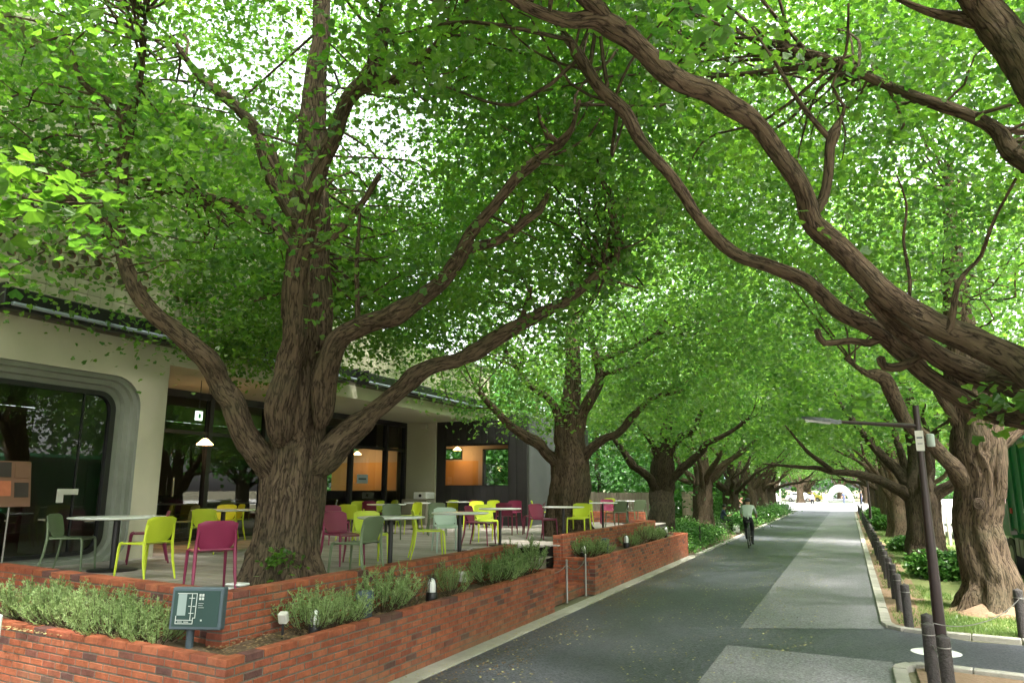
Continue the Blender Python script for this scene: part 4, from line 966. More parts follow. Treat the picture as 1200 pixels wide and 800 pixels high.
# ---- second and third trees of the cafe row
D2 = 18.0
t2b = (-6.3, 17.35, .9)
T2 = [[(-6.3, 17.35, .85, .50), (-6.3, 17.35, 1.5, .44), (*P(667, 560, D2), .42), (*P(668, 530, D2), .36), (*P(668, 500, D2), .24), (*P(670, 450, D2+.1), .19), (*P(672, 380, D2+.3), .14), (*P(676, 300, D2+.5), .08)]]
LB2 = [
 L_([(660, 552, 22, 18), (645, 535, 17, 17.9), (629, 520, 14, 17.8), (610, 507, 12, 17.7), (592, 493, 11, 17.6), (575, 475, 9, 17.5), (560, 458, 6, 17.4)]),
 L_([(662, 545, 16, 17.8), (656, 517, 13, 17.8), (653, 486, 11, 17.7), (640, 466, 9, 17.7), (629, 459, 8, 17.6), (612, 442, 7, 17.5), (600, 420, 5, 17.5)]),
 L_([(678, 552, 18, 18), (688, 532, 14, 17.9), (702, 517, 12, 17.8), (722, 508, 11, 17.7), (742, 487, 9, 17.6), (768, 466, 7, 17.5), (800, 458, 5, 17.4)]),
 L_([(674, 540, 20, 18), (680, 505, 16, 17.9), (686, 480, 14, 17.9), (698, 460, 13, 17.8), (704, 440, 12, 17.8), (698, 420, 10, 17.8), (692, 395, 8, 17.8), (690, 372, 6, 17.8)]),
 L_([(701, 424, 8, 17.8), (716, 417, 8, 17.7), (738, 409, 7, 17.6), (758, 398, 7, 17.5), (773, 387, 6, 17.4), (778, 374, 5, 17.4)]),
 L_([(706, 438, 8, 17.8), (722, 435, 7, 17.7), (742, 429, 6, 17.6), (760, 415, 6, 17.5), (775, 405, 4, 17.4)]),
]
cc2 = crown_centres((-5.9, 17.6, 7.6), 5.3, 5.0, 4.8, 900, 51, .45, 3.4, .40)
root, inv = photo_tree('second ginkgo of the cafe row, forking low before the black wing', t2b, T2, LB2, cc2, .09, 9, m='bark', seg=56, step=.06, ntw=60, flare=.25)
add_crown(root, inv, cull(clumps(cc2, 64, .40, .15, 52), 3.1, extra=holes), .090, 'leaf_far', 53)
D3 = 28.4
T3 = [[(-6.4, 27.6, -.05, .50), (-6.4, 27.6, .8, .44), (*P(776, 580, D3), .43), (*P(777, 545, D3), .40), (*P(780, 515, D3), .24), (*P(783, 470, D3), .16), (*P(785, 420, D3), .09)]]
LB3 = [
 L_([(771, 575, 18, 28.3), (763, 562, 12, 28.2), (744, 546, 10, 28), (733, 532, 9, 27.8), (722, 518, 7, 27.6), (714, 505, 5, 27.5)]),
 L_([(783, 570, 16, 28.3), (790, 556, 12, 28.2), (807, 543, 11, 28), (820, 531, 9, 27.8), (829, 518, 8, 27.6), (854, 507, 6, 27.4), (881, 488, 4, 27.2)]),
 L_([(781, 550, 14, 28.3), (788, 524, 10, 28.2), (800, 511, 9, 28), (812, 502, 8, 27.8), (820, 488, 6, 27.7), (826, 474, 4, 27.6)]),
 L_([(773, 550, 12, 28.3), (766, 525, 9, 28.2), (755, 505, 7, 28), (738, 490, 5, 27.8)]),
]
cc3 = crown_centres((-5.6, 27.6, 7.4), 5.2, 5.0, 4.8, 700, 61, .45, 3.2, .40)
root, inv = photo_tree('third ginkgo of the cafe row, dark trunk past the second planter', (-6.4, 27.6, 0), T3, LB3, cc3, .1, 13, m='bark_dark', seg=40, step=.1, ntw=40, flare=.2)
add_crown(root, inv, cull(clumps(cc3, 56, .42, .18, 62), 3.0), .13, 'leaf_far', 63, 'kite')

pf = thing('picket_fence', 'dark picket fence between the near lawn and the street, beside the photographer', 'fence', (3.7, -8, 0))
pk = MB().box((0, 0, .42), (.03, .06, .84)).me('picket', M['bollard'])
for k in range(150): link('picket', pk, pf, (0, .14*k, 0))
MB().b2((-.02, 0, .3), (.02, 21, .36)).b2((-.02, 0, .7), (.02, 21, .76)).build('rail', M['bollard'], pf)
# ---- right hand near tree whose limbs cross the top of the picture
TR0 = [[(2.15, 5.3, -.05, .52), (2.15, 5.3, .8, .45), (2.12, 5.32, 1.8, .42), (2.0, 5.35, 2.4, .40), (1.95, 5.4, 3.1, .33), (1.95, 5.45, 4.5, .28), (1.9, 5.5, 7, .22), (1.9, 5.6, 10, .10)]]
LR0 = [
 L_([(1330, 500, 60, 4.3), (1260, 462, 50, 4.7), (1200, 430, 44, 5.1), (1138, 400, 39, 5.4), (1097, 383, 38, 5.5), (1063, 365, 36, 5.6), (1036, 346, 34, 5.6), (1009, 317, 32, 5.6), (979, 287, 30, 5.6), (949, 262, 30, 5.6), (936, 225, 27, 5.55), (915, 188, 26, 5.5), (888, 152, 26, 5.45), (857, 126, 28, 5.4), (834, 107, 29, 5.35), (800, 97, 24, 5.3), (771, 78, 25, 5.2), (738, 45, 25, 5.1), (704, 25, 27, 5.05), (670, 26, 20, 5.0), (636, 15, 17, 4.9), (600, -4, 15, 4.8), (560, -35, 12, 4.7), (520, -90, 8, 4.5)]),
 L_([(1330, 545, 44, 4.6), (1262, 508, 38, 5.0), (1200, 490, 32, 5.4), (1154, 480, 29, 5.7), (1121, 464, 27, 5.8), (1087, 442, 26, 5.9), (1060, 414, 25, 6.0), (1036, 392, 24, 6.0), (1009, 378, 24, 6.0), (982, 364, 22, 6.0), (952, 338, 20, 6.0), (932, 325, 20, 6.0), (894, 311, 18, 6.0), (864, 300, 18, 6.0), (837, 277, 17, 6.0), (813, 250, 15, 6.0), (799, 229, 15, 6.0), (775, 196, 15, 6.0), (748, 162, 17, 6.0), (730, 128, 20, 6.0), (696, 96, 17, 6.0), (672, 62, 17, 6.0), (668, 48, 10, 6.0)]),
 L_([(1330, 520, 50, 4.8), (1200, 452, 40, 5.4), (1154, 441, 34, 5.7), (1108, 424, 30, 5.8), (1078, 402, 26, 5.8), (1050, 380, 22, 5.75), (1020, 350, 14, 5.7)]),
 L_([(950, 254, 18, 5.6), (965, 234, 15, 5.6), (970, 204, 14, 5.6), (970, 175, 15, 5.6), (974, 158, 19, 5.6), (982, 143, 8, 5.6), (989, 125, 5, 5.6), (976, 100, 4, 5.6), (992, 60, 4, 5.5), (994, 5, 3, 5.4)]),
 L_([(970, 160, 9, 5.6), (948, 135, 7, 5.6), (925, 105, 5, 5.6), (905, 70, 4, 5.6), (880, 30, 3, 5.6)]),
 L_([(1040, 392, 12, 6.0), (1018, 402, 11, 6.0), (996, 399, 10, 6.0), (966, 402, 9, 6.0), (957, 386, 9, 6.0)]),
 L_([(1075, 420, 15, 5.9), (1055, 430, 13, 5.9), (1036, 430, 12, 5.9), (1031, 420, 12, 5.9)]),
 L_([(1112, 385, 11, 5.4), (1117, 368, 9, 5.4), (1122, 334, 7, 5.4), (1136, 315, 6, 5.4), (1150, 300, 5.5, 5.4), (1160, 270, 5, 5.3), (1171, 245, 4, 5.3), (1190, 210, 3, 5.2)]),
 L_([(1064, 362, 6, 5.6), (1066, 330, 5, 5.6), (1058, 282, 4, 5.6), (1062, 240, 3, 5.5), (1050, 205, 2, 5.4)]),
 L_([(1325, 240, 38, 5.4), (1200, 190, 22, 6.2), (1172, 155, 19, 6.4), (1137, 136, 16, 6.5), (1083, 118, 15, 6.6), (1035, 98, 13, 6.7), (999, 82, 12, 6.7), (955, 62, 12, 6.8), (918, 55, 12, 6.8)]),
 L_([(1300, 200, 60, 4.6), (1235, 120, 46, 5.0), (1180, 62, 42, 5.2), (1150, 22, 40, 5.3), (1125, -15, 36, 5.3), (1080, -60, 34, 5.3), (1040, -120, 26, 5.2)]),
 L_([(1150, 25, 22, 5.3), (1120, 20, 16, 5.4), (1085, 12, 11, 5.5), (1040, -8, 6, 5.6), (1000, -30, 4, 5.6)]),
 L_([(712, 28, 20, 5.05), (700, 12, 24, 5.0), (680, -5, 18, 4.9), (640, -40, 12, 4.8)]),
]
knR = [(*P(974, 158, 5.6), .075), (*P(862, 128, 5.4), .11), (*P(1022, 326, 5.6), .11), (*P(1125, 385, 5.4), .14), (*P(735, 130, 6.0), .09), (*P(702, 98, 6.0), .08)]
ccR = np.vstack([crown_centres((1.2, 6.6, 8.2), 6.0, 6.4, 4.6, 1900, 71, .45, 5.0, .36), crown_centres((-2.2, 8.6, 7.0), 3.0, 3.6, 1.8, 90, 72, .0, 5.6, .45)])
root, inv = photo_tree('near ginkgo whose long limbs sweep across the upper right of the picture', (2.15, 5.3, 0), TR0, LR0, ccR, .07, 17, seg=40, step=.08, ntw=200, flare=.4)
p = clumps(ccR, 62, .32, .12, 73)
lowband = lambda q: (q[:, 2] > 4.6+.35*(q[:, 0] > -1)) & holes(q)
add_crown(root, inv, cull(p, 4.2, 2.8, extra=lowband), .080, 'leaf', 74)
# a few leaves low on the near limbs
lf = np.array([P(1140, 475, 5.4), P(1160, 470, 5.3), P(1010, 470, 5.7), P(1190, 460, 5.1), P(980, 260, 5.5), P(1180, 500, 5.3), P(830, 20, 3.6), P(815, 45, 3.7), P(845, -5, 3.6)])
add_crown(root, inv, clumps(lf, 12, .12, .05, 75), .085, 'leaf', 76)

# ---- right row, first tree with the visible trunk
DR = pr = (Vector((2.05, 15.3, 1.5))-EYE).dot(fw)
TR1 = [[(2.08, 15.35, -.08, .41), (2.08, 15.35, .5, .355), (2.02, 15.35, 1.2, .325), (*P(1147, 560, DR), .325), (*P(1143, 530, DR), .335), (*P(1138, 500, DR), .28), (*P(1132, 465, DR), .27), (*P(1128, 420, DR), .26), (*P(1122, 360, DR+.2), .2), (*P(1116, 280, DR+.4), .13), (*P(1110, 200, DR+.5), .07)],
       [(*P(1160, 580, DR-.1), .22), (*P(1161, 540, DR-.15), .22), (*P(1161, 505, DR-.1), .17), (*P(1163, 470, DR), .13), (*P(1170, 410, DR), .08)]]
LR1 = [
 L_([(1128, 566, 30, DR), (1110, 545, 22, DR-.1), (1092, 522, 19, DR-.2), (1076, 505, 18, DR-.3), (1060, 492, 18, DR-.3), (1048, 466, 18, DR-.4), (1036, 447, 17, DR-.5), (1024, 440, 15, DR-.5), (1012, 436, 8, DR-.6), (990, 420, 5, DR-.7)]),
 L_([(1160, 545, 26, DR), (1172, 522, 20, DR-.1), (1186, 508, 18, DR-.1), (1202, 496, 16, DR-.1), (1230, 470, 12, DR-.1)]),
 L_([(1125, 500, 18, DR), (1105, 470, 13, DR), (1085, 430, 10, DR+.1), (1062, 380, 7, DR+.2)]),
]
ccR1 = crown_centres((1.6, 15.8, 7.8), 5.4, 5.0, 4.8, 1050, 81, .40, 4.0, .38)
root, inv = photo_tree('thick ginkgo on the lawn behind the lamp post, with a round knot scar', (2.08, 15.35, 0), TR1, LR1, ccR1, .09, 23, seg=80, step=.045, ntw=60, flare=.42, ridge=.16)
add_crown(root, inv, cull(clumps(ccR1, 56, .40, .15, 82), 3.7, extra=holes), .085, 'leaf_far', 83)
sc_t = P(1147, 590, DR-.35); ks_ = MB()
for rr9 in (.075, .05, .025): ks_.tube([(sc_t.x-2.08+rr9*math.cos(a*.5236), sc_t.y-15.35+.01*math.sin(a), sc_t.z+1.15*rr9*math.sin(a*.5236)) for a in range(13)], .016, 6, False)
ks_.build('knot_scar', M['bark_dark'], root, True)
# mound of bare roots
me = limb([(2.08, 15.3, -.12, .95), (2.08, 15.3, -.02, .80), (2.08, 15.3, .05, .55)], 32, .03, .12, 4, wob=0)
link('root_mound', merge_limbs('root_mound', [me], M['dirt']))['kind'] = 'structure'

# ---- generic trees for the rest of both rows
def generic(seed, m, lean):
    r = np.random.default_rng(seed); root = thing('ginkgo_tree', 'x', 'tree', (0, 0, 0), 0, 'ginkgo trees')
    fh = r.uniform(1.9, 2.4)
    T = [[(0, 0, -.05, .50), (0, 0, .5, .44), (0, 0, fh*.7, .42), (0, 0, fh, .40), (.05, 0, fh+.7, .24), (.1, .05, fh+2.2, .17), (0, .1, fh+5, .09), (0, 0, 10.5, .04)]]
    tr = [limb(T[0], 32, .12, .13, seed, .3, 6, wob=.05, knots=.12)]
    link('trunk', merge_limbs('trunk', tr, M[m]), root); bs_ = []
    for k in range(7):
        a = k*6.283/7+r.uniform(-.3, .3); el = r.uniform(.5, .95); Ls = r.uniform(3.6, 5.0); p0 = np.array([0, 0, fh-r.uniform(.1, .7)]); rr0 = r.uniform(.13, .2)
        pts = [(*p0, rr0*1.2)]
        p1 = p0.copy(); e = el
        for j in range(5):
            p1 = p1+Ls/5*np.array([math.cos(a)*math.cos(e), math.sin(a)*math.cos(e), math.sin(e)]); pts.append((*p1, rr0*(1-(j+1)/5.6))); a += r.uniform(-.3, .3); e += r.uniform(-.35, .35); e = max(.1, min(1.3, e))
        b = limb(pts, 10, .15, .12, seed+k, wob=.08, knots=.2); bs_.append(b); link('branch', merge_limbs('branch', [b], M[m]), root)
        q = pts[3]; a2 = a+r.choice([-1, 1])*.8
        b2 = limb([q, (q[0]+.8*math.cos(a2), q[1]+.8*math.sin(a2), q[2]+.5, q[3]*.7), (q[0]+1.6*math.cos(a2), q[1]+1.6*math.sin(a2), q[2]+1.3, .02)], 8, .2, .1, seed+40+k, wob=.05); link('branch', merge_limbs('branch', [b2], M[m]), root)
    cc = crown_centres((0, 0, 7.3), 5.2, 5.2, 4.6, 680, seed, .45, 3.35, .40)
    add_crown(root, np.zeros(3), clumps(cc, 40, .46, .19, seed+1), .15, 'leaf_far', seed+2, 'kite'); return root
G = [generic(101, 'bark', 0), generic(202, 'bark_dark', 0), generic(303, 'bark', 0)]
left_rows = [(-6.4, 36.6), (-6.5, 46.8), (-6.5, 55.5), (-6.5, 63.5), (-6.5, 71.5)]
right_rows = [(1.95, 25.2), (1.95, 36.6), (2.0, 46.5), (2.05, 56.5), (2.1, 66.0), (2.1, 73.5)]
lbl = {0: 'fourth ginkgo of the cafe row, pale fluted trunk by the seated reader', 1: 'fifth ginkgo of the cafe row, dark trunk just behind the cyclist', 2: 'sixth ginkgo of the cafe row, beyond the cyclist', 3: 'seventh ginkgo of the cafe row, slim in the distance', 4: 'last ginkgo of the cafe row before the bright crossing'}
lbr = {0: 'second visible ginkgo on the lawn, dark trunk partly behind the lamp post', 1: 'third ginkgo of the lawn row, left of the lamp post', 2: 'fourth ginkgo of the lawn row, above the round green shrub', 3: 'fifth ginkgo of the lawn row, far along the bollards', 4: 'sixth ginkgo of the lawn row, thin with distance', 5: 'last ginkgo of the lawn row before the bright crossing'}
gi = 0; gused = set()
def gtree(k, x, y, rz, label, s=1):
    if k in gused: o = copy_tree(G[k])
    else: o = G[k]; gused.add(k)
    o.location = (x, y, 0); o.rotation_euler = (0, 0, rz); o.scale = (s, s, s); o['label'] = label; o['group'] = 'ginkgo trees'; return o
for i, (x, y) in enumerate(left_rows): gtree((i+0) % 3, x, y, 1.1*i, lbl[i], .98)
for i, (x, y) in enumerate(right_rows): gtree((i+1) % 3, x, y, 2.0+1.7*i, lbr[i], .98)
gtree(0, -6.3, -3.2, .4, 'ginkgo standing behind the camera on the cafe side'); gtree(2, 2.2, -5.0, 1.4, 'ginkgo standing behind the camera on the street side')
# rows across the crossing and along the far side of the street
far_sp = [(-6.5, 118, 'left ginkgo beside the path beyond the crossing'), (-6.5, 130, 'second left ginkgo beyond the crossing'), (-6.5, 142, 'third left ginkgo beyond the crossing'), (2.5, 116, 'right ginkgo beside the white tent beyond the crossing'), (2.5, 128, 'second right ginkgo beyond the crossing'),
          (2.5, 140, 'third right ginkgo beyond the crossing'), (-1.5, 165, 'ginkgo closing the avenue behind the white tent'), (-8, 168, 'ginkgo closing the avenue left of the tent'), (6, 170, 'ginkgo closing the avenue right of the tent'), (-14, 150, 'far ginkgo left of the parked cars'), (-12, 122, 'pale trunked ginkgo across the crossing')]
for i, (x, y, l) in enumerate(far_sp): gtree(i % 3, x, y, i*1.3, l, 1.1 if y > 150 else 1)
for i, (x, y) in enumerate([(15.5, 8), (16, 20), (15.5, 32), (16, 44), (15.5, 57), (16, 70)]): gtree(i % 3, x, y, i*2.1, 'ginkgo across the street, seen between the lawn trunks, number %s from the near end' % ('one', 'two', 'three', 'four', 'five', 'six')[i], 1.05)
# overhanging spray at the left edge, on a branch of the tree behind the camera
sp = thing('ginkgo_branch', 'bright leafy ginkgo spray hanging in at the left edge', 'branch', P(-120, 150, 3.4)); si = np.array(sp.location)
sb = [limb([(*(Vector(P(-150, 150, 3.6))), .012), (*P(-60, 190, 3.4), .010), (*P(30, 232, 3.3), .006), (*P(90, 238, 3.2), .004), (*P(140, 238, 3.2), .002)], 6, .05, 0, 1, wob=.01), limb([(*P(-90, 170, 3.5), .010), (*P(-20, 200, 3.3), .006), (*P(40, 205, 3.2), .003)], 6, .05, 0, 2, wob=.01), limb([(*P(-90, 170, 3.5), .008), (*P(-20, 290, 3.3), .005), (*P(20, 330, 3.25), .003)], 6, .05, 0, 3, wob=.01)]
link('twig', merge_limbs('twig', [(v-si, q, t, a) for v, q, t, a in sb], M['bark']), sp)
sc_c = np.array([P(a, b, d) for a, b, d in [(10, 215, 3.2), (-10, 245, 3.3), (25, 200, 3.25), (40, 240, 3.2), (65, 232, 3.2), (130, 240, 3.2), (80, 245, 3.25), (5, 262, 3.3), (20, 250, 3.3), (-20, 200, 3.3), (10, 320, 3.25), (-10, 290, 3.3), (45, 215, 3.2)]])
o = leafcloud('leaves', clumps(sc_c, 15, .10, .035, 92)-si, .075, M['leaf'], 'fan', .45, 93, sp); o['kind'] = 'stuff'

# ------------------------------------------------------------------ background woods, fence, ivy
def wood(name, label, boxes, n, size, seed, m='leaf_wood'):
    r = np.random.default_rng(seed); cs = []
    for (x0, x1, y0, y1, z0, z1, k) in boxes:
        q = np.stack([r.uniform(x0, x1, k*3), r.uniform(y0, y1, k*3), z0+(z1-z0)*r.random(k*3)], -1); q = q[fbm(q*.35+seed, 3) > .44][:k]; cs.append(q)
    p = clumps(np.vstack(cs), n, .6, .3, seed+1); p = p[p[:, 2] > .02]
    return props(leafcloud(name, p, size, M[m], 'kite', .9, seed+2), label, None, None, 'stuff')
wood('woods', 'mass of green trees behind the board fence and the cafe wing', [(-30, -9, 34, 46, .3, 9, 1300), (-26, -13, 29, 34, .3, 6, 350), (-9.5, -7.6, 34, 60, .2, 3.2, 260)], 34, .22, 7)
wood('woods', 'dark green mass of trees closing the view beyond the crossing', [(-60, 40, 175, 195, 0, 22, 1500), (-40, -14, 118, 160, 0, 12, 700), (8, 50, 118, 160, 0, 12, 700)], 30, .6, 17)
wood('woods', 'green trees on the far side of the street at right', [(13, 24, -5, 75, 3, 13, 1300)], 24, .4, 27)
wood('woods', 'green trees rising behind the cafe building', [(-34, -21, 0, 34, 2, 16, 900)], 30, .3, 37)
for i, (x, y) in enumerate([(-11.5, 36), (-14.2, 38.5), (-17, 36.5), (-9.6, 41), (-20.5, 38), (-12.8, 31), (-16.5, 33)]):
    t = thing('slender_tree', ['thin tree trunk behind the fence, nearest the third ginkgo', 'thin tree trunk behind the fence, in the middle of the woods', 'thin tree trunk behind the fence, seen over the terrace', 'thin tree trunk by the ivy, right end of the fence', 'thin tree trunk behind the black wing window', 'thin tree trunk outside the wing window', 'thin tree trunk left of the wing window view'][i], 'tree', (x, y, 0))
    link('trunk', merge_limbs('trunk', [limb([(0, 0, -.05, .12), (.1, 0, 2, .10), (0, .1, 5, .08), (.2, 0, 8, .03)], 10, .25, .1, i, wob=.15)], M['bark_dark']), t)
    r_ = np.random.default_rng(i); add_crown(t, np.zeros(3), clumps(r_.normal(size=(40, 3))*[1.2, 1.2, 1.5]+[0, 0, 5.5], 24, .5, .25, i+60), .16, 'leaf_wood', i+70, 'kite')
def board_fence(p0, p1, h, label, limit=300):
    a, b = Vector((*p0, 0)), Vector((*p1, 0)); d = b-a; n = int(d.length/.135); root = thing('board_fence', label, 'fence', a); ang = math.atan2(d.y, d.x)
    bd = MB().box((0, 0, h/2), (.12, .022, h)).me('fence_board', M['fence'])
    for k in range(min(n, limit)):
        p = d*((k+.5)/n); o = link('fence_board', bd, root, (p.x, p.y, random.uniform(-.015, .015)), (0, 0, ang))
    for z in (.4, h-.3): MB().box((d.x/2, d.y/2+.04, z), (d.length, .04, .07), ang).build('rail', M['fence'], root)
board_fence((-17.5, 32.6), (-7.9, 32.0), 1.9, 'weathered vertical board fence beyond the terrace end')
board_fence((-7.6, 37.5), (-7.3, 44), 1.9, 'short board fence piece right of the third ginkgo')
def ivy(name, label, cs, per, size, seed, sx=.28, sz=.10, m='ivy'):
    return props(leafcloud(name, clumps(cs, per, sx, sz, seed), size, M[m], 'kite', .6, seed), label, None, None, 'stuff')
r_ = np.random.default_rng(5)
def hump(x0, x1, y0, y1, n, h): 
    q = np.stack([r_.uniform(x0, x1, n), r_.uniform(y0, y1, n), np.zeros(n)], -1); e = np.clip(np.minimum(q[:, 0]-x0, x1-q[:, 0])/.5, 0, 1)
    q[:, 2] = .06+(h+.35*h*(fbm(q*.7, 2)-.5))*e*r_.uniform(.55, 1, n); return q
ivy('ivy', 'dense glossy ivy bed beside the path past the second planter', np.vstack([hump(-8.6, -4.95, 24.4, 34, 700, .42), hump(-9.5, -6, 34, 40, 200, .5)]), 34, .085, 15)
ivy('ivy', 'ivy strip along the left kerb behind the cyclist', hump(-6.6, -4.9, 37, 75, 700, .55), 24, .12, 16, .35, .14)
ivy('ivy', 'green undergrowth in front of the board fence', hump(-15, -7, 26.5, 31.8, 420, .55), 30, .10, 18)
sheet('ivy_bed', [(-16, 24.3), (-4.6, 24.3), (-4.6, 76), (-16, 76)], .012, M['soil'])

def bush(kind, seed, r, h, n, size, m):
    t = thing(kind, 'x', 'shrub'); rr_ = np.random.default_rng(seed)
    d = rr_.normal(size=(n, 3)); d /= np.linalg.norm(d, axis=1)[:, None]; q = d*rr_.uniform(.5, 1, n)[:, None]**.5*[r, r, h*.55]; q[:, 2] += h*.5; q = q[q[:, 2] > .03]
    st = MB()
    for k in range(9):
        a = k*.7; st.tube([(0, 0, 0), (.3*r*math.cos(a), .3*r*math.sin(a), h*.4), (.65*r*math.cos(a), .65*r*math.sin(a), h*.75)], [.012, .009, .004], 5)
    st.build('stem', M['bark'], t); o = leafcloud('leaves', clumps(q, 9, .07, .05, seed), size, M[m], 'kite', .6, seed, t); o['kind'] = 'stuff'; return t
b0 = bush('leafy_shrub', 3, .62, .58, 230, .10, 'ivy')
b0.location = (1.75, 20.4, 0); b0['label'] = 'broad leaved green shrub on the lawn behind the lamp post'
for (x, y, s, l) in [(1.55, 28.5, .8, 'rounded green shrub on the lawn further along'), (1.5, 42, 1.2, 'tall round green shrub beside the bollard row'), (1.5, 50, 1.4, 'green shrub far along the bollard row'), (2.5, 20.9, .8, 'green shrub close to the second lawn trunk'), (1.6, 60, 1.2, 'farthest green shrub of the lawn row')]:
    place_copy(b0, (x, y, 0), x*3, l, None, s)

# ------------------------------------------------------------------ rosemary in the planters
def rosemary(seed, m, n=46, h=.42, spread=.30, dens=1.0):
    r = np.random.default_rng(seed); t = thing('rosemary_bush', 'x', 'shrub'); stm = MB(); P_, D_ = [], []
    for k in range(n):
        a = r.uniform(0, 6.28); rr0 = spread*math.sqrt(r.random())*.5; base = np.array([rr0*math.cos(a), rr0*math.sin(a), 0]); out = r.uniform(.15, 1)*spread
        top = base+np.array([out*math.cos(a), out*math.sin(a), h*r.uniform(.65, 1.1)*(1-.35*out/spread)])
        mid = base*.45+top*.55+np.array([.12*out*math.cos(a), .12*out*math.sin(a), -.03])
        stm.tube([base, mid, top], [.004, .003, .0015], 4, False)
        m_ = int(62*dens); tt = np.linspace(.28, 1, m_)
        c = (1-tt)[:, None]**2*base+2*(tt*(1-tt))[:, None]*mid+tt[:, None]**2*top; ax = top-base; ax /= np.linalg.norm(ax)
        P_.append(c); D_.append(r.normal(size=(m_, 3))*.55+ax*.75)
        for sd in range(2):
            f = r.uniform(.4, .85); c0 = (1-f)**2*base+2*f*(1-f)*mid+f*f*top; sd_ = r.normal(size=3)*.5+np.array([0, 0, 1.0]); sd_ /= np.linalg.norm(sd_); m2_ = int(24*dens); u = np.linspace(0, 1, m2_)[:, None]
            P_.append(c0+u*sd_*h*.28); D_.append(r.normal(size=(m2_, 3))*.55+sd_*.7)
    P_ = np.vstack(P_); D_ = np.vstack(D_); D_ /= np.linalg.norm(D_, axis=1)[:, None]; L = r.uniform(.018, .032, len(P_))[:, None]
    S = np.cross(D_, r.normal(size=P_.shape)); S /= np.linalg.norm(S, axis=1)[:, None]; S *= .0032
    V = np.stack([P_-S, P_+S, P_+D_*L+S*.5, P_+D_*L-S*.5], 1).reshape(-1, 3)
    stm.build('stems', M['bark'], t); o = link('foliage', npmesh('foliage', V, np.arange(len(V)).reshape(-1, 4), M[m]), t); o['kind'] = 'stuff'; return t
RM = [rosemary(1, 'rosemary'), rosemary(2, 'rosemary', 40, .46, .26), rosemary(3, 'rosemary', 56, .38, .36), rosemary(4, 'rosemary_dry', 30, .40, .24, .45)]
rspots = [  # kind, x, y, scale, label
 (0, -8.35, 5.62, 1.05, 'rosemary bush at the left edge of the picture'), (1, -7.95, 5.55, 1.0, 'rosemary bush second from the left edge'), (2, -7.55, 5.50, .95, 'rosemary bush third from the left edge'),
 (3, -7.30, 5.50, .95, 'brownish dry rosemary between green ones in the left bed'), (0, -7.0, 5.42, 1.05, 'rosemary bush in the middle of the left bed'), (2, -6.65, 5.36, 1.0, 'tall rosemary bush left of the map sign'), (1, -6.30, 5.30, .98, 'rosemary bush close to the map sign'), (0, -6.02, 5.28, .75, 'small rosemary tuft just behind the map sign'),
 (1, -5.10, 6.35, 1.0, 'rosemary bush around the small glass lamp'), (2, -5.12, 6.75, 1.05, 'bushy rosemary before the big trunk'), (0, -5.12, 7.65, 1.0, 'rosemary just right of the dark canister'), (3, -5.12, 8.12, 1.0, 'dry brown rosemary at the middle of the near planter'),
 (1, -5.08, 9.25, .9, 'rosemary tuft right of the black lamp with glass dome'), (2, -5.10, 10.55, 1.15, 'large rosemary before the terrace opening, left part'), (0, -5.08, 11.1, 1.2, 'large rosemary before the terrace opening, middle part'), (1, -5.05, 11.65, 1.35, 'pale rosemary at the end of the near planter by the steps'),
 (0, -5.15, 15.3, 1.15, 'rosemary at the near end of the second planter'), (2, -5.12, 15.9, 1.05, 'rosemary beside the dark canister in the second planter'), (1, -5.12, 18.6, .9, 'rosemary in the middle of the second planter'), (3, -5.12, 19.5, .9, 'dry rosemary in the second planter'), (0, -5.12, 20.4, 1.1, 'rosemary near the far end of the second planter'), (2, -5.12, 21.2, 1.1, 'rosemary at the far end of the second planter')]
ru = set()
for k, x, y, s, l in rspots:
    o = copy_tree(RM[k]) if k in ru else RM[k]; ru.add(k)
    o.location = (x, y, .63); o.rotation_euler = (0, 0, x*5+y*3); s *= random.uniform(.95, 1.25); o.scale = (s, s, s*random.uniform(.8, 1.15)); o['label'] = l; o['group'] = 'rosemary in the brick planters'

# ------------------------------------------------------------------ planter lamps and canisters
def dome_lamp(x, y, label, s=1):
    t = thing('garden_lamp', label, 'garden lamp', (x, y, .63), 0, 'dome lamps in the planters'); t.scale = (s,)*3
    MB().lathe([(.075, 0), (.08, .01), (.075, .12), (.07, .13)], 20).build('base', M['black'], t, True)
    MB().lathe([(.055, .13), (.058, .22), (.05, .26), (.03, .29), (.004, .30)], 20).build('glass', M['jar'], t, True)
    g = MB()
    for a in (0, math.pi/2):
        c, s_ = math.cos(a), math.sin(a); g.tube([(c*.066*u, s_*.066*u, z) for u, z in ((-1, .12), (-1, .22), (-.8, .275), (-.4, .305), (0, .315), (.4, .305), (.8, .275), (1, .22), (1, .12))], .006, 6)
    g.build('cage', M['black'], t, True)
def canister(x, y, label, s=1):
    t = thing('canister_lamp', label, 'garden lamp', (x, y, .63), 0, 'dark canister lamps'); t.scale = (s,)*3
    MB().lathe([(.085, 0), (.085, .22), (.10, .225), (.10, .30), (.085, .32), (.02, .33)], 22).build('body', M['boardframe'], t, True)
    MB().box((0, -.10, .07), (.12, .05, .12)).build('junction_box', M['black'], t, bevel=.01)
dome_lamp(-5.02, 8.62, 'black lamp with striped glass dome in the middle of the near planter'); canister(-5.0, 7.12, 'dark grey canister among the rosemary of the near planter')
dome_lamp(-5.0, 6.28, 'small clear glass garden lamp among rosemary right of the map sign', .8)
dome_lamp(-5.2, 15.2, 'white domed lamp at the near end of the second planter', .9); canister(-5.15, 16.6, 'dark canister in the second planter'); dome_lamp(-5.1, 18.2, 'white domed lamp in the middle of the second planter'); dome_lamp(-5.1, 22.6, 'white domed lamp at the far end of the second planter')
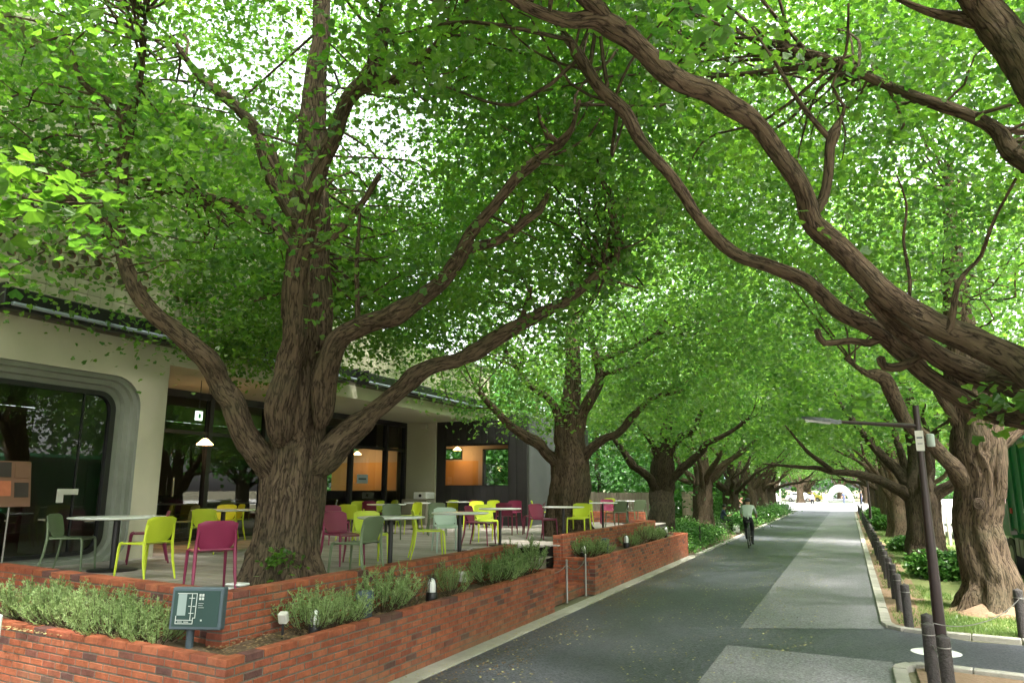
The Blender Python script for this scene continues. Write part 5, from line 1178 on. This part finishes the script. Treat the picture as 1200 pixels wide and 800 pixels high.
fl = thing('floodlight', 'beige floodlight against the inner brick wall', 'floodlight', (-5.28, 9.95, .66)); MB().box((0, 0, .14), (.12, .10, .13), .3, .35).build('head', M['paper'], fl, bevel=.012); MB().tube([(0, 0, 0), (0, 0, .1)], .012, 8).build('stem', M['black'], fl)
fl = thing('floodlight', 'small beige lamp on a stake left of the glass lamp', 'floodlight', (-5.15, 5.98, .63)); MB().box((0, 0, .2), (.09, .07, .11), .3, .35).build('head', M['paper'], fl, bevel=.012); MB().tube([(0, 0, 0), (0, 0, .17)], .012, 8).build('stem', M['black'], fl)
bx = thing('box', 'white box on the terrace floor behind the inner wall left of the trunk', 'box', (-6.22, 6.45, ZT)); MB().box((0, 0, .035), (.20, .14, .05)).build('body', M['whitepaint'], bx, bevel=.02); MB().box((0, 0, .085), (.22, .16, .025)).build('lid', M['white'], bx, bevel=.012)

# ------------------------------------------------------------------ map sign
sg = thing('map_sign', 'dark green map board on a grey post in the planter corner', 'sign', (-5.45, 5.22, .60))
cen = P(233, 712, 6.72)
bc = Vector((cen.x+5.45, cen.y-5.22, cen.z-.60)); rzs = math.radians(20)
sg_b = bpy.data.objects.new('board', MB().box((0, 0, 0), (.485, .10, .37)).me('board', M['boardframe'], bevel=.01)); C.objects.link(sg_b); sg_b.parent = sg; sg_b.location = bc; sg_b.rotation_euler = (math.radians(-4), 0, rzs)
def face(mb, name, m): o = mb.build(name, m, sg_b); return o
face(MB().box((0, -.052, 0), (.43, .006, .31)), 'map_face', M['board'])
g = MB().b2((-.175, -.057, -.06), (-.095, -.0555, .125)); face(g, 'map_block', M['mapgrey'])
ln = MB()
def seg_(x0, z0, x1, z1, w_=.006): ln.b2((min(x0, x1)-w_/2, -.059, min(z0, z1)-w_/2), (max(x0, x1)+w_/2, -.0575, max(z0, z1)+w_/2))
for a in [(-.18, .13, -.0, .13), (-.0, .13, .0, -.08), (.0, -.08, -.02, -.08), (-.02, -.08, -.02, -.13), (-.02, -.13, -.18, -.13), (-.18, -.13, -.18, -.065), (-.045, .13, -.045, -.10), (-.18, -.10, -.03, -.10), (-.07, .09, -.02, .09), (-.06, -.04, -.02, -.04), (-.16, -.115, -.12, -.115), (-.10, -.115, -.06, -.115), (-.07, .02, -.055, .02), (-.03, .02, -.01, .02)]: seg_(*a)
for i in (0, 1):
    for j in (0, 1): ln.b2((.022+.026*i, -.059, .075+.03*j), (.022+.026*i+.019, -.0575, .075+.03*j+.022))
for k, L in enumerate((.045, .038, .05)): seg_(.022, .045-.018*k, .022+L, .045-.018*k, .003)
seg_(.055, -.105, .065, -.095, .004)
face(ln, 'map_print', M['mapline'])
MB().tube([(bc.x-.08, bc.y-.0, -.02), (bc.x-.08, bc.y+.0, bc.z-.02)], .035, 14).build('post', M['boardframe'], sg, True)
gp = thing('grey_plate', 'grey green plate cut by the left edge, before the near brick wall', 'sign', P(-9, 738, 5.9)); MB().box((0, 0, 0), (.13, .03, .24), .4).build('plate', M['signgrey'], gp, bevel=.008); MB().tube([(0, .02, -1.05), (0, .02, -.1)], .02, 8).build('post', M['signgrey'], gp)

# ------------------------------------------------------------------ bollards, wires, lamps on the right
def make_bollard():
    t = thing('bollard', 'x', 'bollard'); v, q, tt, a = limb([(0, 0, -.05, .062), (0, 0, .3, .06), (0, 0, .60, .059), (0, 0, .645, .056), (0, 0, .652, .035)], 16, .05, .06, 2, wob=.0)
    link('post', npmesh('post', v, [q, tt], M['bollard'], True), t); MB().lathe([(.064, .54), (.066, .545), (.064, .55)], 14).build('wire_ring', M['steel'], t); return t
bo = make_bollard(); bn = 0
ords = ['first', 'second', 'third', 'fourth', 'fifth', 'sixth', 'seventh', 'eighth', 'ninth', 'tenth']
bp = [(.66, 12.95+1.68*k) for k in range(38)]
def putb(x, y, l, g='dark log style bollards'):
    global bn
    o = bo if bn == 0 else copy_tree(bo); bn += 1; o.location = (x, y, 0); o.rotation_euler = (random.uniform(-.02, .02), random.uniform(-.02, .02), random.uniform(0, 6)); o['label'] = l; o['group'] = g
    s = random.uniform(.97, 1.03); o.scale = (1, 1, s)
for k, (x, y) in enumerate(bp):
    if k < 10: putb(x+random.uniform(-.015, .015), y, 'dark bollard along the right kerb, %s counting away from the side path' % ords[k])
    else: putb(x, y, 'small dark bollard in the far run along the right kerb')
putb(.70, 10.16, 'nearest standing dark bollard left of the lamp post foot'); putb(.66, 9.30, 'dark bollard at the bottom edge, in front of the lamp post'); putb(.74, 8.72, 'lowest dark bollard, cut by the bottom edge at right'); putb(2.08, 12.92, 'dark bollard at the right edge before the thick ginkgo')
for i, (x, y) in enumerate([(3.2, 35.6), (3.25, 33.9), (3.28, 32.2)]): 
    t = thing('street_post', ['pinkish metal post by the street, farthest of three', 'pinkish metal post by the street, middle of three', 'pinkish metal post by the street, nearest of three'][i], 'post', (x, y, 0), 0, 'posts at the street edge'); MB().lathe([(.06, 0), (.06, 1.05), (.04, 1.08)], 12).build('tube', M['pale_stone'], t, True)
def wire(pts, label, sag=.07):
    mb = MB(); q = []
    for a, b in zip(pts[:-1], pts[1:]):
        for k in range(8): t = k/8; v = Vector(a).lerp(Vector(b), t); v.z -= sag*4*t*(1-t); q.append(v)
    q.append(Vector(pts[-1])); mb.tube(q, .006, 5); o = mb.build('guard_wire', M['steel']); props(o, label, 'wire')
wire([(x+.06, y, .55) for x, y in bp[:22]], 'thin wire strung along the bollards of the right kerb', .04)
wire([(.70, 10.10, .57), (1.4, 11.4, .40), (2.08, 12.86, .54), (3.9, 12.9, .5)], 'loose wire from the near bollard to the right edge', .05)
wire([(.70, 10.10, .45), (.68, 9.7, .25), (.66, 9.36, .52), (.74, 8.78, .5)], 'twisted wire hanging between the nearest bollards', .10)
sheet('white_disc', [(.86+.29*math.cos(a*math.pi/18), 11.36+.29*math.sin(a*math.pi/18)) for a in range(36)], .0085, M['whitepaint'])
def lamp_post(loc, label, s=1):
    t = thing('street_lamp', label, 'street lamp', loc, 0, 'dark street lamps'); t.scale = (s,)*3
    MB().lathe([(.085, 0), (.085, .02), (.076, .03), (.060, 1.3), (.046, 2.3), (.041, 3.18), (.0, 3.185)], 20).build('pole', M['darkmetal'], t, True)
    MB().tube([(-.02, 0, 2.90), (-.55, -.01, 2.95), (-1.0, -.01, 2.995)], [.035, .026, .024], 8).build('arm', M['darkmetal'], t, True)
    hd = MB(); V = []
    for i, (x, wd_h, zt, zb) in enumerate([(-.94, .04, 3.02, 2.965), (-1.0, .075, 3.03, 2.965), (-1.2, .085, 3.06, 3.0), (-1.42, .075, 3.085, 3.045), (-1.46, .05, 3.085, 3.06)]): V += [(x, -wd_h, zb), (x, wd_h, zb), (x, wd_h*.7, zt), (x, -wd_h*.7, zt)]
    hd.add(V, [(0, 1, 2, 3), (19, 18, 17, 16)]+[(i*4+k, (i+1)*4+k, (i+1)*4+(k+1) % 4, i*4+(k+1) % 4) for i in range(4) for k in range(4)])
    hd.build('lamp_head', M['cargrey'], t, True)
    MB().box((-1.25, 0, 3.005), (.34, .12, .03), 0, 0, .17).build('lens', M['jar'], t, bevel=.008)
    MB().box((.0, -.052, 2.70), (.10, .012, .27)).build('sticker', M['paper'], t); MB().box((.0, -.06, 2.66), (.06, .004, .01)).box((0, -.06, 2.74), (.07, .004, .02)).build('print', M['boardframe'], t)
    MB().lathe([(.045, 2.62), (.05, 2.63), (.05, 2.78), (.03, 2.79)], 14, (.13, -.03, 0)).build('sensor', M['signgrey'], t, True); MB().box((.07, -.015, 2.66), (.09, .02, .02)).build('sensor_bracket', M['darkmetal'], t)
    return t
lamp_post((.93, 11.36, 0), 'dark brown street lamp leaning out over the path from the right')
lamp_post((.93, 43, 0), 'second dark street lamp far along the bollard row', 1.0); lamp_post((.93, 74, 0), 'most distant dark street lamp at the crossing', 1.0)

# ------------------------------------------------------------------ vehicles
def wheel(x, y, r, parent, w_=.22):
    wl = MB().tube([(x-w_/2, y, r), (x+w_/2, y, r)], r, 22).build('wheel', M['rubber'], parent, True); MB().tube([(x-w_/2-.01, y, r), (x+w_/2+.01, y, r)], r*.55, 16).build('rim', M['steel'], wl, True)
tk = thing('garbage_truck', 'tall green truck parked at the right edge behind the thick ginkgo', 'truck', (4.55, 19.8, 0))
MB().b2((-1.1, -4.2, 1.05), (1.1, 1.3, 3.25)).build('body', M['truckgreen'], tk, bevel=.12)
MB().b2((-1.06, 1.42, .75), (1.06, 3.0, 2.75)).build('cab', M['truckgreen'], tk, bevel=.18)
MB().b2((-1.075, 1.75, 1.65), (1.075, 2.75, 2.45)).build('cab_window', M['glass'], tk, bevel=.05)
MB().b2((-.5, -4.0, .55), (.5, 2.8, .8)).build('chassis', M['black'], tk)
for y in (2.1, -1.7, -2.9): wheel(-.92, y, .46, tk); wheel(.92, y, .46, tk)
for k in range(4): MB().b2((-1.12, -.9+.5*k, .55), (-1.02, -.5+.5*k, .95)).build('side_guard', M['steel'], tk, bevel=.01)
for k in range(7): MB().b2((-1.15, -4.0+.85*k, 1.1), (-1.10, -3.92+.85*k, 3.2)).build('rib', M['truckgreen'], tk)
MB().b2((-1.14, -4.2, 3.0), (-1.105, 1.3, 3.08)).build('top_rail', M['steel'], tk); MB().b2((-1.13, 1.32, 1.0), (-1.0, 1.40, 2.9)).build('exhaust', M['steel'], tk)
for s in (-1,): MB().tube([(s*1.06, 2.9, 2.3), (s*1.35, 3.05, 2.3), (s*1.35, 3.05, 1.8)], .02, 6).build('mirror_arm', M['black'], tk); MB().b2((s*1.40, 3.02, 1.75), (s*1.28, 3.08, 2.15)).build('mirror', M['black'], tk, bevel=.02)
MB().b2((-1.13, .9, 1.5), (-1.11, 1.2, 1.62)).build('marker_lamp', M['red'], tk); MB().b2((-1.12, -4.25, .9), (-.6, -4.2, 1.1)).build('tail_lamp', M['red'], tk)
t2 = thing('covered_truck', 'white truck under a green tarpaulin behind the second lawn trunk', 'truck', (5.6, 38.5, 0))
MB().b2((-1.0, -2.5, 1.0), (1.0, 1.6, 1.45)).build('bed', M['carwhite'], t2, bevel=.05)
V = []; cv = MB()
for y in (-2.55, -.5, 1.6): V += [(-1.05, y, 1.2), (-1.08, y, 2.3), (-.7, y, 3.0+.1*math.sin(y*3)), (0, y, 3.2), (.7, y, 3.0), (1.08, y, 2.3), (1.05, y, 1.2)]
cv.add(V, [(i*7+k, i*7+k+1, (i+1)*7+k+1, (i+1)*7+k) for i in range(2) for k in range(6)]+[tuple(range(7)), tuple(range(20, 13, -1))]); cv.build('tarpaulin', M['tarp'], t2, True)
MB().b2((-.95, 1.7, .6), (.95, 3.2, 2.3)).build('cab', M['carwhite'], t2, bevel=.15); MB().b2((-.97, 2.0, 1.5), (.97, 2.9, 2.05)).build('cab_window', M['glass'], t2)
for y in (2.4, -1.4): wheel(-.8, y, .4, t2); wheel(.8, y, .4, t2)
MB().b2((-.95, -2.6, .85), (-.65, -2.55, 1.0)).build('tail_lamp', M['red'], t2); MB().b2((-1.1, -2.2, 1.5), (-1.06, -1.4, 2.6)).build('side_panel', M['blue'], t2)
def car(loc, rz, m, label):
    t = thing('parked_car', label, 'car', loc, rz); prof = [(-2.0, .35), (-2.05, .75), (-1.9, .95), (-1.2, 1.0), (-.7, 1.42), (.7, 1.45), (1.45, 1.0), (2.0, .85), (2.1, .45), (2.0, .3)]
    n = len(prof); V = [(-.8, y, z) for y, z in prof]+[(.8, y, z) for y, z in prof]
    MB().add(V, [tuple(range(n)), tuple(range(2*n-1, n-1, -1))]+[(k, n+k, n+(k+1) % n, (k+1) % n) for k in range(n)]).build('body', M[m], t, bevel=.06)
    MB().b2((-.815, -.75, 1.0), (.815, 1.0, 1.33)).build('side_window', M['cargrey'], t, bevel=.05); MB().b2((-.7, 1.95, .6), (-.4, 2.09, .75)).build('headlight', M['jar'], t); MB().b2((.4, 1.95, .6), (.7, 2.09, .75)).build('headlight', M['jar'], t)
    for y in (-1.3, 1.3): wheel(-.78, y, .32, t, .18); wheel(.78, y, .32, t, .18)
car((-10.2, 112, 0), .3, 'carwhite', 'white car at the crossing, left end'); car((-7.0, 126, 0), 1.4, 'carwhite', 'white car at the crossing left of the walkers'); car((-5.9, 131, 0), 1.5, 'caryellow', 'pale yellow car just left of the dark clothed walker'); car((5.9, 30.8, 0), 0, 'carwhite', 'white car on the street between the lawn trunks'); car((5.4, 50, 0), 0, 'carwhite', 'white car further down the street')
car((5.8, 27.0, 0), 0, 'red', 'small red car between the thick ginkgo and the covered truck')
ks = thing('kiosk', 'brown kiosk with a white sign left of the crossing', 'kiosk', (-12.5, 92, 0)); MB().b2((-1.2, -1, 0), (1.2, 1, 2.2)).build('body', M['roofbrown'], ks); MB().b2((-1.5, -1.4, 2.2), (1.5, 1.4, 2.5)).build('roof', M['roofbrown'], ks); MB().b2((-.9, -1.3, 2.5), (.9, -1.2, 3.4)).build('sign_panel', M['silver'], ks)
# white arched tent beyond the crossing
tn = thing('event_tent', 'white arched tent standing across the avenue in the distance', 'tent', (-1.2, 124, 0)); tn.scale = (.5, .6, .68); n = 20; V = []
for y in (-3, 3):
    for k in range(n+1): a = math.pi*k/n; V.append((3.7*math.cos(a), y, .4+3.5*math.sin(a)))
tv = MB().add(V, [(k, k+1, n+2+k, n+1+k) for k in range(n)]); tv.build('canopy', M['tent'], tn, True)
V = [(3.7*math.cos(math.pi*k/n), -3, .4+3.5*math.sin(math.pi*k/n)) for k in range(n+1)]; V += [(2.2*math.cos(math.pi*k/n), -3, .4+1.9*math.sin(math.pi*k/n)) for k in range(n+1)]
MB().add(V, [(k, k+1, n+2+k, n+1+k) for k in range(n)]).build('front_panel', M['tent'], tn)
for s in (-1, 1): MB().b2((s*3.7-.15, -3.1, 0), (s*3.7+.15, 3, .6)).build('post', M['tent'], tn)
up_ = thing('utility_pole', 'pale thin pole across the crossing', 'pole', (-9.3, 118, 0)); MB().tube([(0, 0, 0), (0, 0, 8)], [.12, .09], 10).build('pole', M['pale_stone'], up_)

# ------------------------------------------------------------------ people
def figure(name, label, J, bones, mats, loc, rz, extra=None):
    """J: joint -> (x,y,z,r); bones: (a, b, material index); one skinned continuous body"""
    names = list(J); idx = {n_: i for i, n_ in enumerate(names)}
    me = bpy.data.meshes.new('b'); me.from_pydata([J[n_][:3] for n_ in names], [(idx[a], idx[b]) for a, b, _ in bones], [])
    o = bpy.data.objects.new('b', me); C.objects.link(o); o.modifiers.new('s', 'SKIN'); sm = o.modifiers.new('u', 'SUBSURF'); sm.levels = 2
    for i, n_ in enumerate(names):
        sv = me.skin_vertices[0].data[i]; r = J[n_][3]; sv.radius = (r, r) if not isinstance(r, tuple) else r; sv.use_root = (n_ == 'pelvis')
    bpy.context.view_layer.update(); ev = o.evaluated_get(bpy.context.evaluated_depsgraph_get()); nm = bpy.data.meshes.new_from_object(ev)
    bpy.data.objects.remove(o); bpy.data.meshes.remove(me)
    nm.materials.clear()
    for m in mats: nm.materials.append(M[m])
    B = [(Vector(J[a][:3]), Vector(J[b][:3]), k) for a, b, k in bones]
    for p_ in nm.polygons:
        c = p_.center; best = 9
        for a, b, k in B:
            t = max(0, min(1, (c-a).dot(b-a)/max(1e-6, (b-a).length_squared))); d = (c-(a+(b-a)*t)).length
            if d < best: best = d; p_.material_index = k
        p_.use_smooth = True
    nm.name = 'body'; root = thing('person', label, 'person', loc, rz); link('body', nm, root)
    hd = Vector(J['head'][:3])
    mb = MB(); V = []; n = 12                                       # hair cap
    mb.lathe([(.104, -.02), (.108, .03), (.098, .075), (.065, .108), (.01, .12)], 14, (hd.x, hd.y-.012, hd.z+.01)); mb.build('hair', M['hair'], root, True)
    return root
def standing(step=.18, lean=.04, arm=.1, bag=False):
    J = {'pelvis': (0, 0, .95, .13), 'waist': (0, .0, 1.10, .125), 'chest': (0, lean*.6, 1.32, .155), 'neck': (0, lean, 1.47, .055), 'head': (0, lean+.015, 1.62, .098), 'crown_top': (0, lean+.01, 1.70, .07)}
    for s, n_ in ((-1, 'l'), (1, 'r')):
        J.update({'sh'+n_: (s*.18, lean*.8, 1.41, .06), 'el'+n_: (s*.235, lean-.03-arm*s*.5, 1.13, .042), 'wr'+n_: (s*.24, lean+.06-arm*s, .89, .028), 'ha'+n_: (s*.24, lean+.08-arm*s, .81, .035), 'hi'+n_: (s*.09, 0, .88, .105), 'kn'+n_: (s*.10, step*s*.5+.04, .49, .06), 'an'+n_: (s*.10, step*s, .09, .04), 'to'+n_: (s*.11, step*s+.16, .035, .035)})
    Bn = [('pelvis', 'waist', 0), ('waist', 'chest', 0), ('chest', 'neck', 0), ('neck', 'head', 2), ('head', 'crown_top', 2)]
    for n_ in 'lr': Bn += [('chest', 'sh'+n_, 0), ('sh'+n_, 'el'+n_, 0), ('el'+n_, 'wr'+n_, 2), ('wr'+n_, 'ha'+n_, 2), ('pelvis', 'hi'+n_, 1), ('hi'+n_, 'kn'+n_, 1), ('kn'+n_, 'an'+n_, 1), ('an'+n_, 'to'+n_, 3)]
    return J, Bn
J, Bn = standing()
pp = figure('person', 'walker in black with a white bag at the bright crossing', J, Bn, ['cloth_black', 'cloth_black', 'skin', 'cloth_black'], (-3.46, 83, 0), 0)
MB().box((.0, -.2, 1.2), (.28, .14, .40)).build('bag', M['cloth_white'], pp, bevel=.05)
J, Bn = standing(.1); figure('person', 'walker in pale pink clothes right of the one in black', J, Bn, ['cloth_pink', 'cloth_white', 'skin', 'cloth_white'], (-2.4, 88, 0), 2.9)
J, Bn = standing(.15); figure('person', 'dark figure standing before the white tent', J, Bn, ['cloth_navy', 'cloth_navy', 'skin', 'cloth_black'], (-.6, 104, 0), 1.0)
J, Bn = standing(.15); figure('person', 'pale figure by the parked cars across the crossing', J, Bn, ['cloth_white', 'cloth_pink', 'skin', 'cloth_black'], (-8.2, 94, 0), 1.0)
J, Bn = standing(.12); figure('person', 'dark figure at the right side of the white tent', J, Bn, ['cloth_black', 'cloth_navy', 'skin', 'cloth_black'], (1.5, 110, 0), 1.0)
# cyclist riding away
J = {'pelvis': (0, -.12, 1.0, .14), 'waist': (0, -.04, 1.13, .135), 'chest': (0, .14, 1.34, .165), 'neck': (0, .24, 1.47, .055), 'head': (0, .29, 1.60, .098), 'crown_top': (0, .285, 1.68, .07)}
for s, n_ in ((-1, 'l'), (1, 'r')):
    kn_, an = ((.30, .72), (.20, .33)) if s < 0 else ((.20, .60), (-.02, .17))
    J.update({'sh'+n_: (s*.19, .20, 1.41, .065), 'el'+n_: (s*.27, .30, 1.18, .042), 'wr'+n_: (s*.25, .48, 1.05, .028), 'ha'+n_: (s*.25, .54, 1.04, .035), 'hi'+n_: (s*.10, -.10, .95, .105), 'kn'+n_: (s*.12, kn_[0], kn_[1], .065), 'an'+n_: (s*.11, an[0], an[1], .04), 'to'+n_: (s*.12, an[0]+.15, an[1]-.06, .035)})
Bn = [('pelvis', 'waist', 0), ('waist', 'chest', 0), ('chest', 'neck', 0), ('neck', 'head', 2), ('head', 'crown_top', 2)]
for n_ in 'lr': Bn += [('chest', 'sh'+n_, 0), ('sh'+n_, 'el'+n_, 0), ('el'+n_, 'wr'+n_, 2), ('wr'+n_, 'ha'+n_, 2), ('pelvis', 'hi'+n_, 1), ('hi'+n_, 'kn'+n_, 1), ('kn'+n_, 'an'+n_, 1), ('an'+n_, 'to'+n_, 3)]
figure('person', 'cyclist in a loose grey shirt and black trousers riding away', J, Bn, ['shirt_grey', 'cloth_black', 'skin', 'cloth_black'], (-3.4, 28.4, 0), .05)
bk = thing('bicycle', 'black bicycle ridden away along the left of the path', 'bicycle', (-3.4, 28.4, 0), .05)
for y in (-.50, .56):
    n = 28; wh = MB().tube([(0, y+.33*math.cos(2*math.pi*k/n), .34+.33*math.sin(2*math.pi*k/n)) for k in range(n+1)], .016, 6, False).build('wheel', M['rubber'], bk, True)
    s_ = MB()
    for k in range(10): s_.tube([(0, y, .34), (0, y+.32*math.cos(k*.628), .34+.32*math.sin(k*.628))], .0025, 3)
    s_.build('spokes', M['steel'], wh)
MB().tube([(0, -.50, .34), (0, -.08, .30), (0, .48, .80), (0, .56, .34)], .014, 6).tube([(0, -.08, .30), (0, -.18, .86)], .014, 6).tube([(0, -.50, .34), (0, -.16, .72), (0, .46, .80)], .012, 6).tube([(0, .48, .80), (0, .47, 1.0)], .013, 6).build('frame', M['cargrey'], bk, True)
MB().box((0, -.19, .88), (.15, .25, .05)).build('saddle', M['black'], bk, bevel=.02); MB().tube([(-.27, .50, 1.02), (-.1, .52, 1.0), (.1, .52, 1.0), (.27, .50, 1.02)], .013, 6).build('handlebar', M['steel'], bk, True)
MB().tube([(-.12, .03, .2), (-.05, .03, .2), (-.05, -.08, .30), (.05, -.08, .30), (.05, -.19, .4), (.12, -.19, .4)], .01, 6).build('pedals', M['steel'], bk)
# seated reader on a low stone
sx_, sy_ = -5.75, 37.6
J = {'pelvis': (0, 0, .56, .13), 'waist': (0, .03, .72, .125), 'chest': (0, .08, .92, .15), 'neck': (0, .13, 1.06, .052), 'head': (0, .18, 1.19, .096), 'crown_top': (0, .175, 1.27, .07)}
for s, n_ in ((-1, 'l'), (1, 'r')):
    J.update({'sh'+n_: (s*.17, .10, 1.0, .06), 'el'+n_: (s*.22, .22, .76, .042), 'wr'+n_: (s*.12, .42, .80, .028), 'ha'+n_: (s*.09, .48, .82, .034), 'hi'+n_: (s*.09, .02, .52, .10), 'kn'+n_: (s*.11, .46, .55, .065), 'an'+n_: (s*.10, .46, .10, .04), 'to'+n_: (s*.11, .62, .04, .035)})
figure('person', 'reader in a navy jacket sitting under the fourth ginkgo', J, Bn, ['cloth_navy', 'cloth_black', 'skin', 'cloth_black'], (sx_, sy_, 0), math.radians(-75))
bk2 = thing('newspaper', 'open paper held by the seated reader', 'newspaper', (sx_+.49, sy_+.13, .84), math.radians(-75)); MB().box((-.08, 0, 0), (.16, .004, .22), .2, -.5).box((.08, 0, 0), (.16, .004, .22), -.2, -.5).build('pages', M['paper'], bk2)
sb_ = thing('stone_seat', 'low stone block the reader sits on', 'stone seat', (sx_, sy_, 0)); MB().b2((-.35, -.45, -.02), (.25, .45, .44)).build('block', M['pale_stone'], sb_, bevel=.03)
wb = thing('bag', 'white bag standing at the feet of the seated reader', 'bag', (sx_+.75, sy_-.5, 0)); MB().prism([(-.14, -.08), (.14, -.08), (.14, .08), (-.14, .08)], .01, .34).build('sack', M['cloth_white'], wb, bevel=.03); MB().tube([(-.07, 0, .33), (-.05, 0, .45), (.05, 0, .45), (.07, 0, .33)], .008, 6).build('handle', M['cloth_white'], wb)
for i, (x, y) in enumerate([(-5.0, 27.6), (-5.0, 41.5), (-5.0, 46)]):
    t = thing('stake', ['dark stake in the ivy nearest the planter', 'stake in the ivy strip behind the cyclist', 'farther stake in the ivy strip'][i], 'stake', (x, y, 0)); MB().tube([(0, 0, 0), (0, 0, .75)], [.035, .032], 8).build('post', M['bollard'], t)
# remove prototypes that were never placed
for o in list(bpy.data.objects):
    if o.get('label') == 'x' and o.parent is None:
        for c in o.children_recursive: bpy.data.objects.remove(c)
        bpy.data.objects.remove(o)
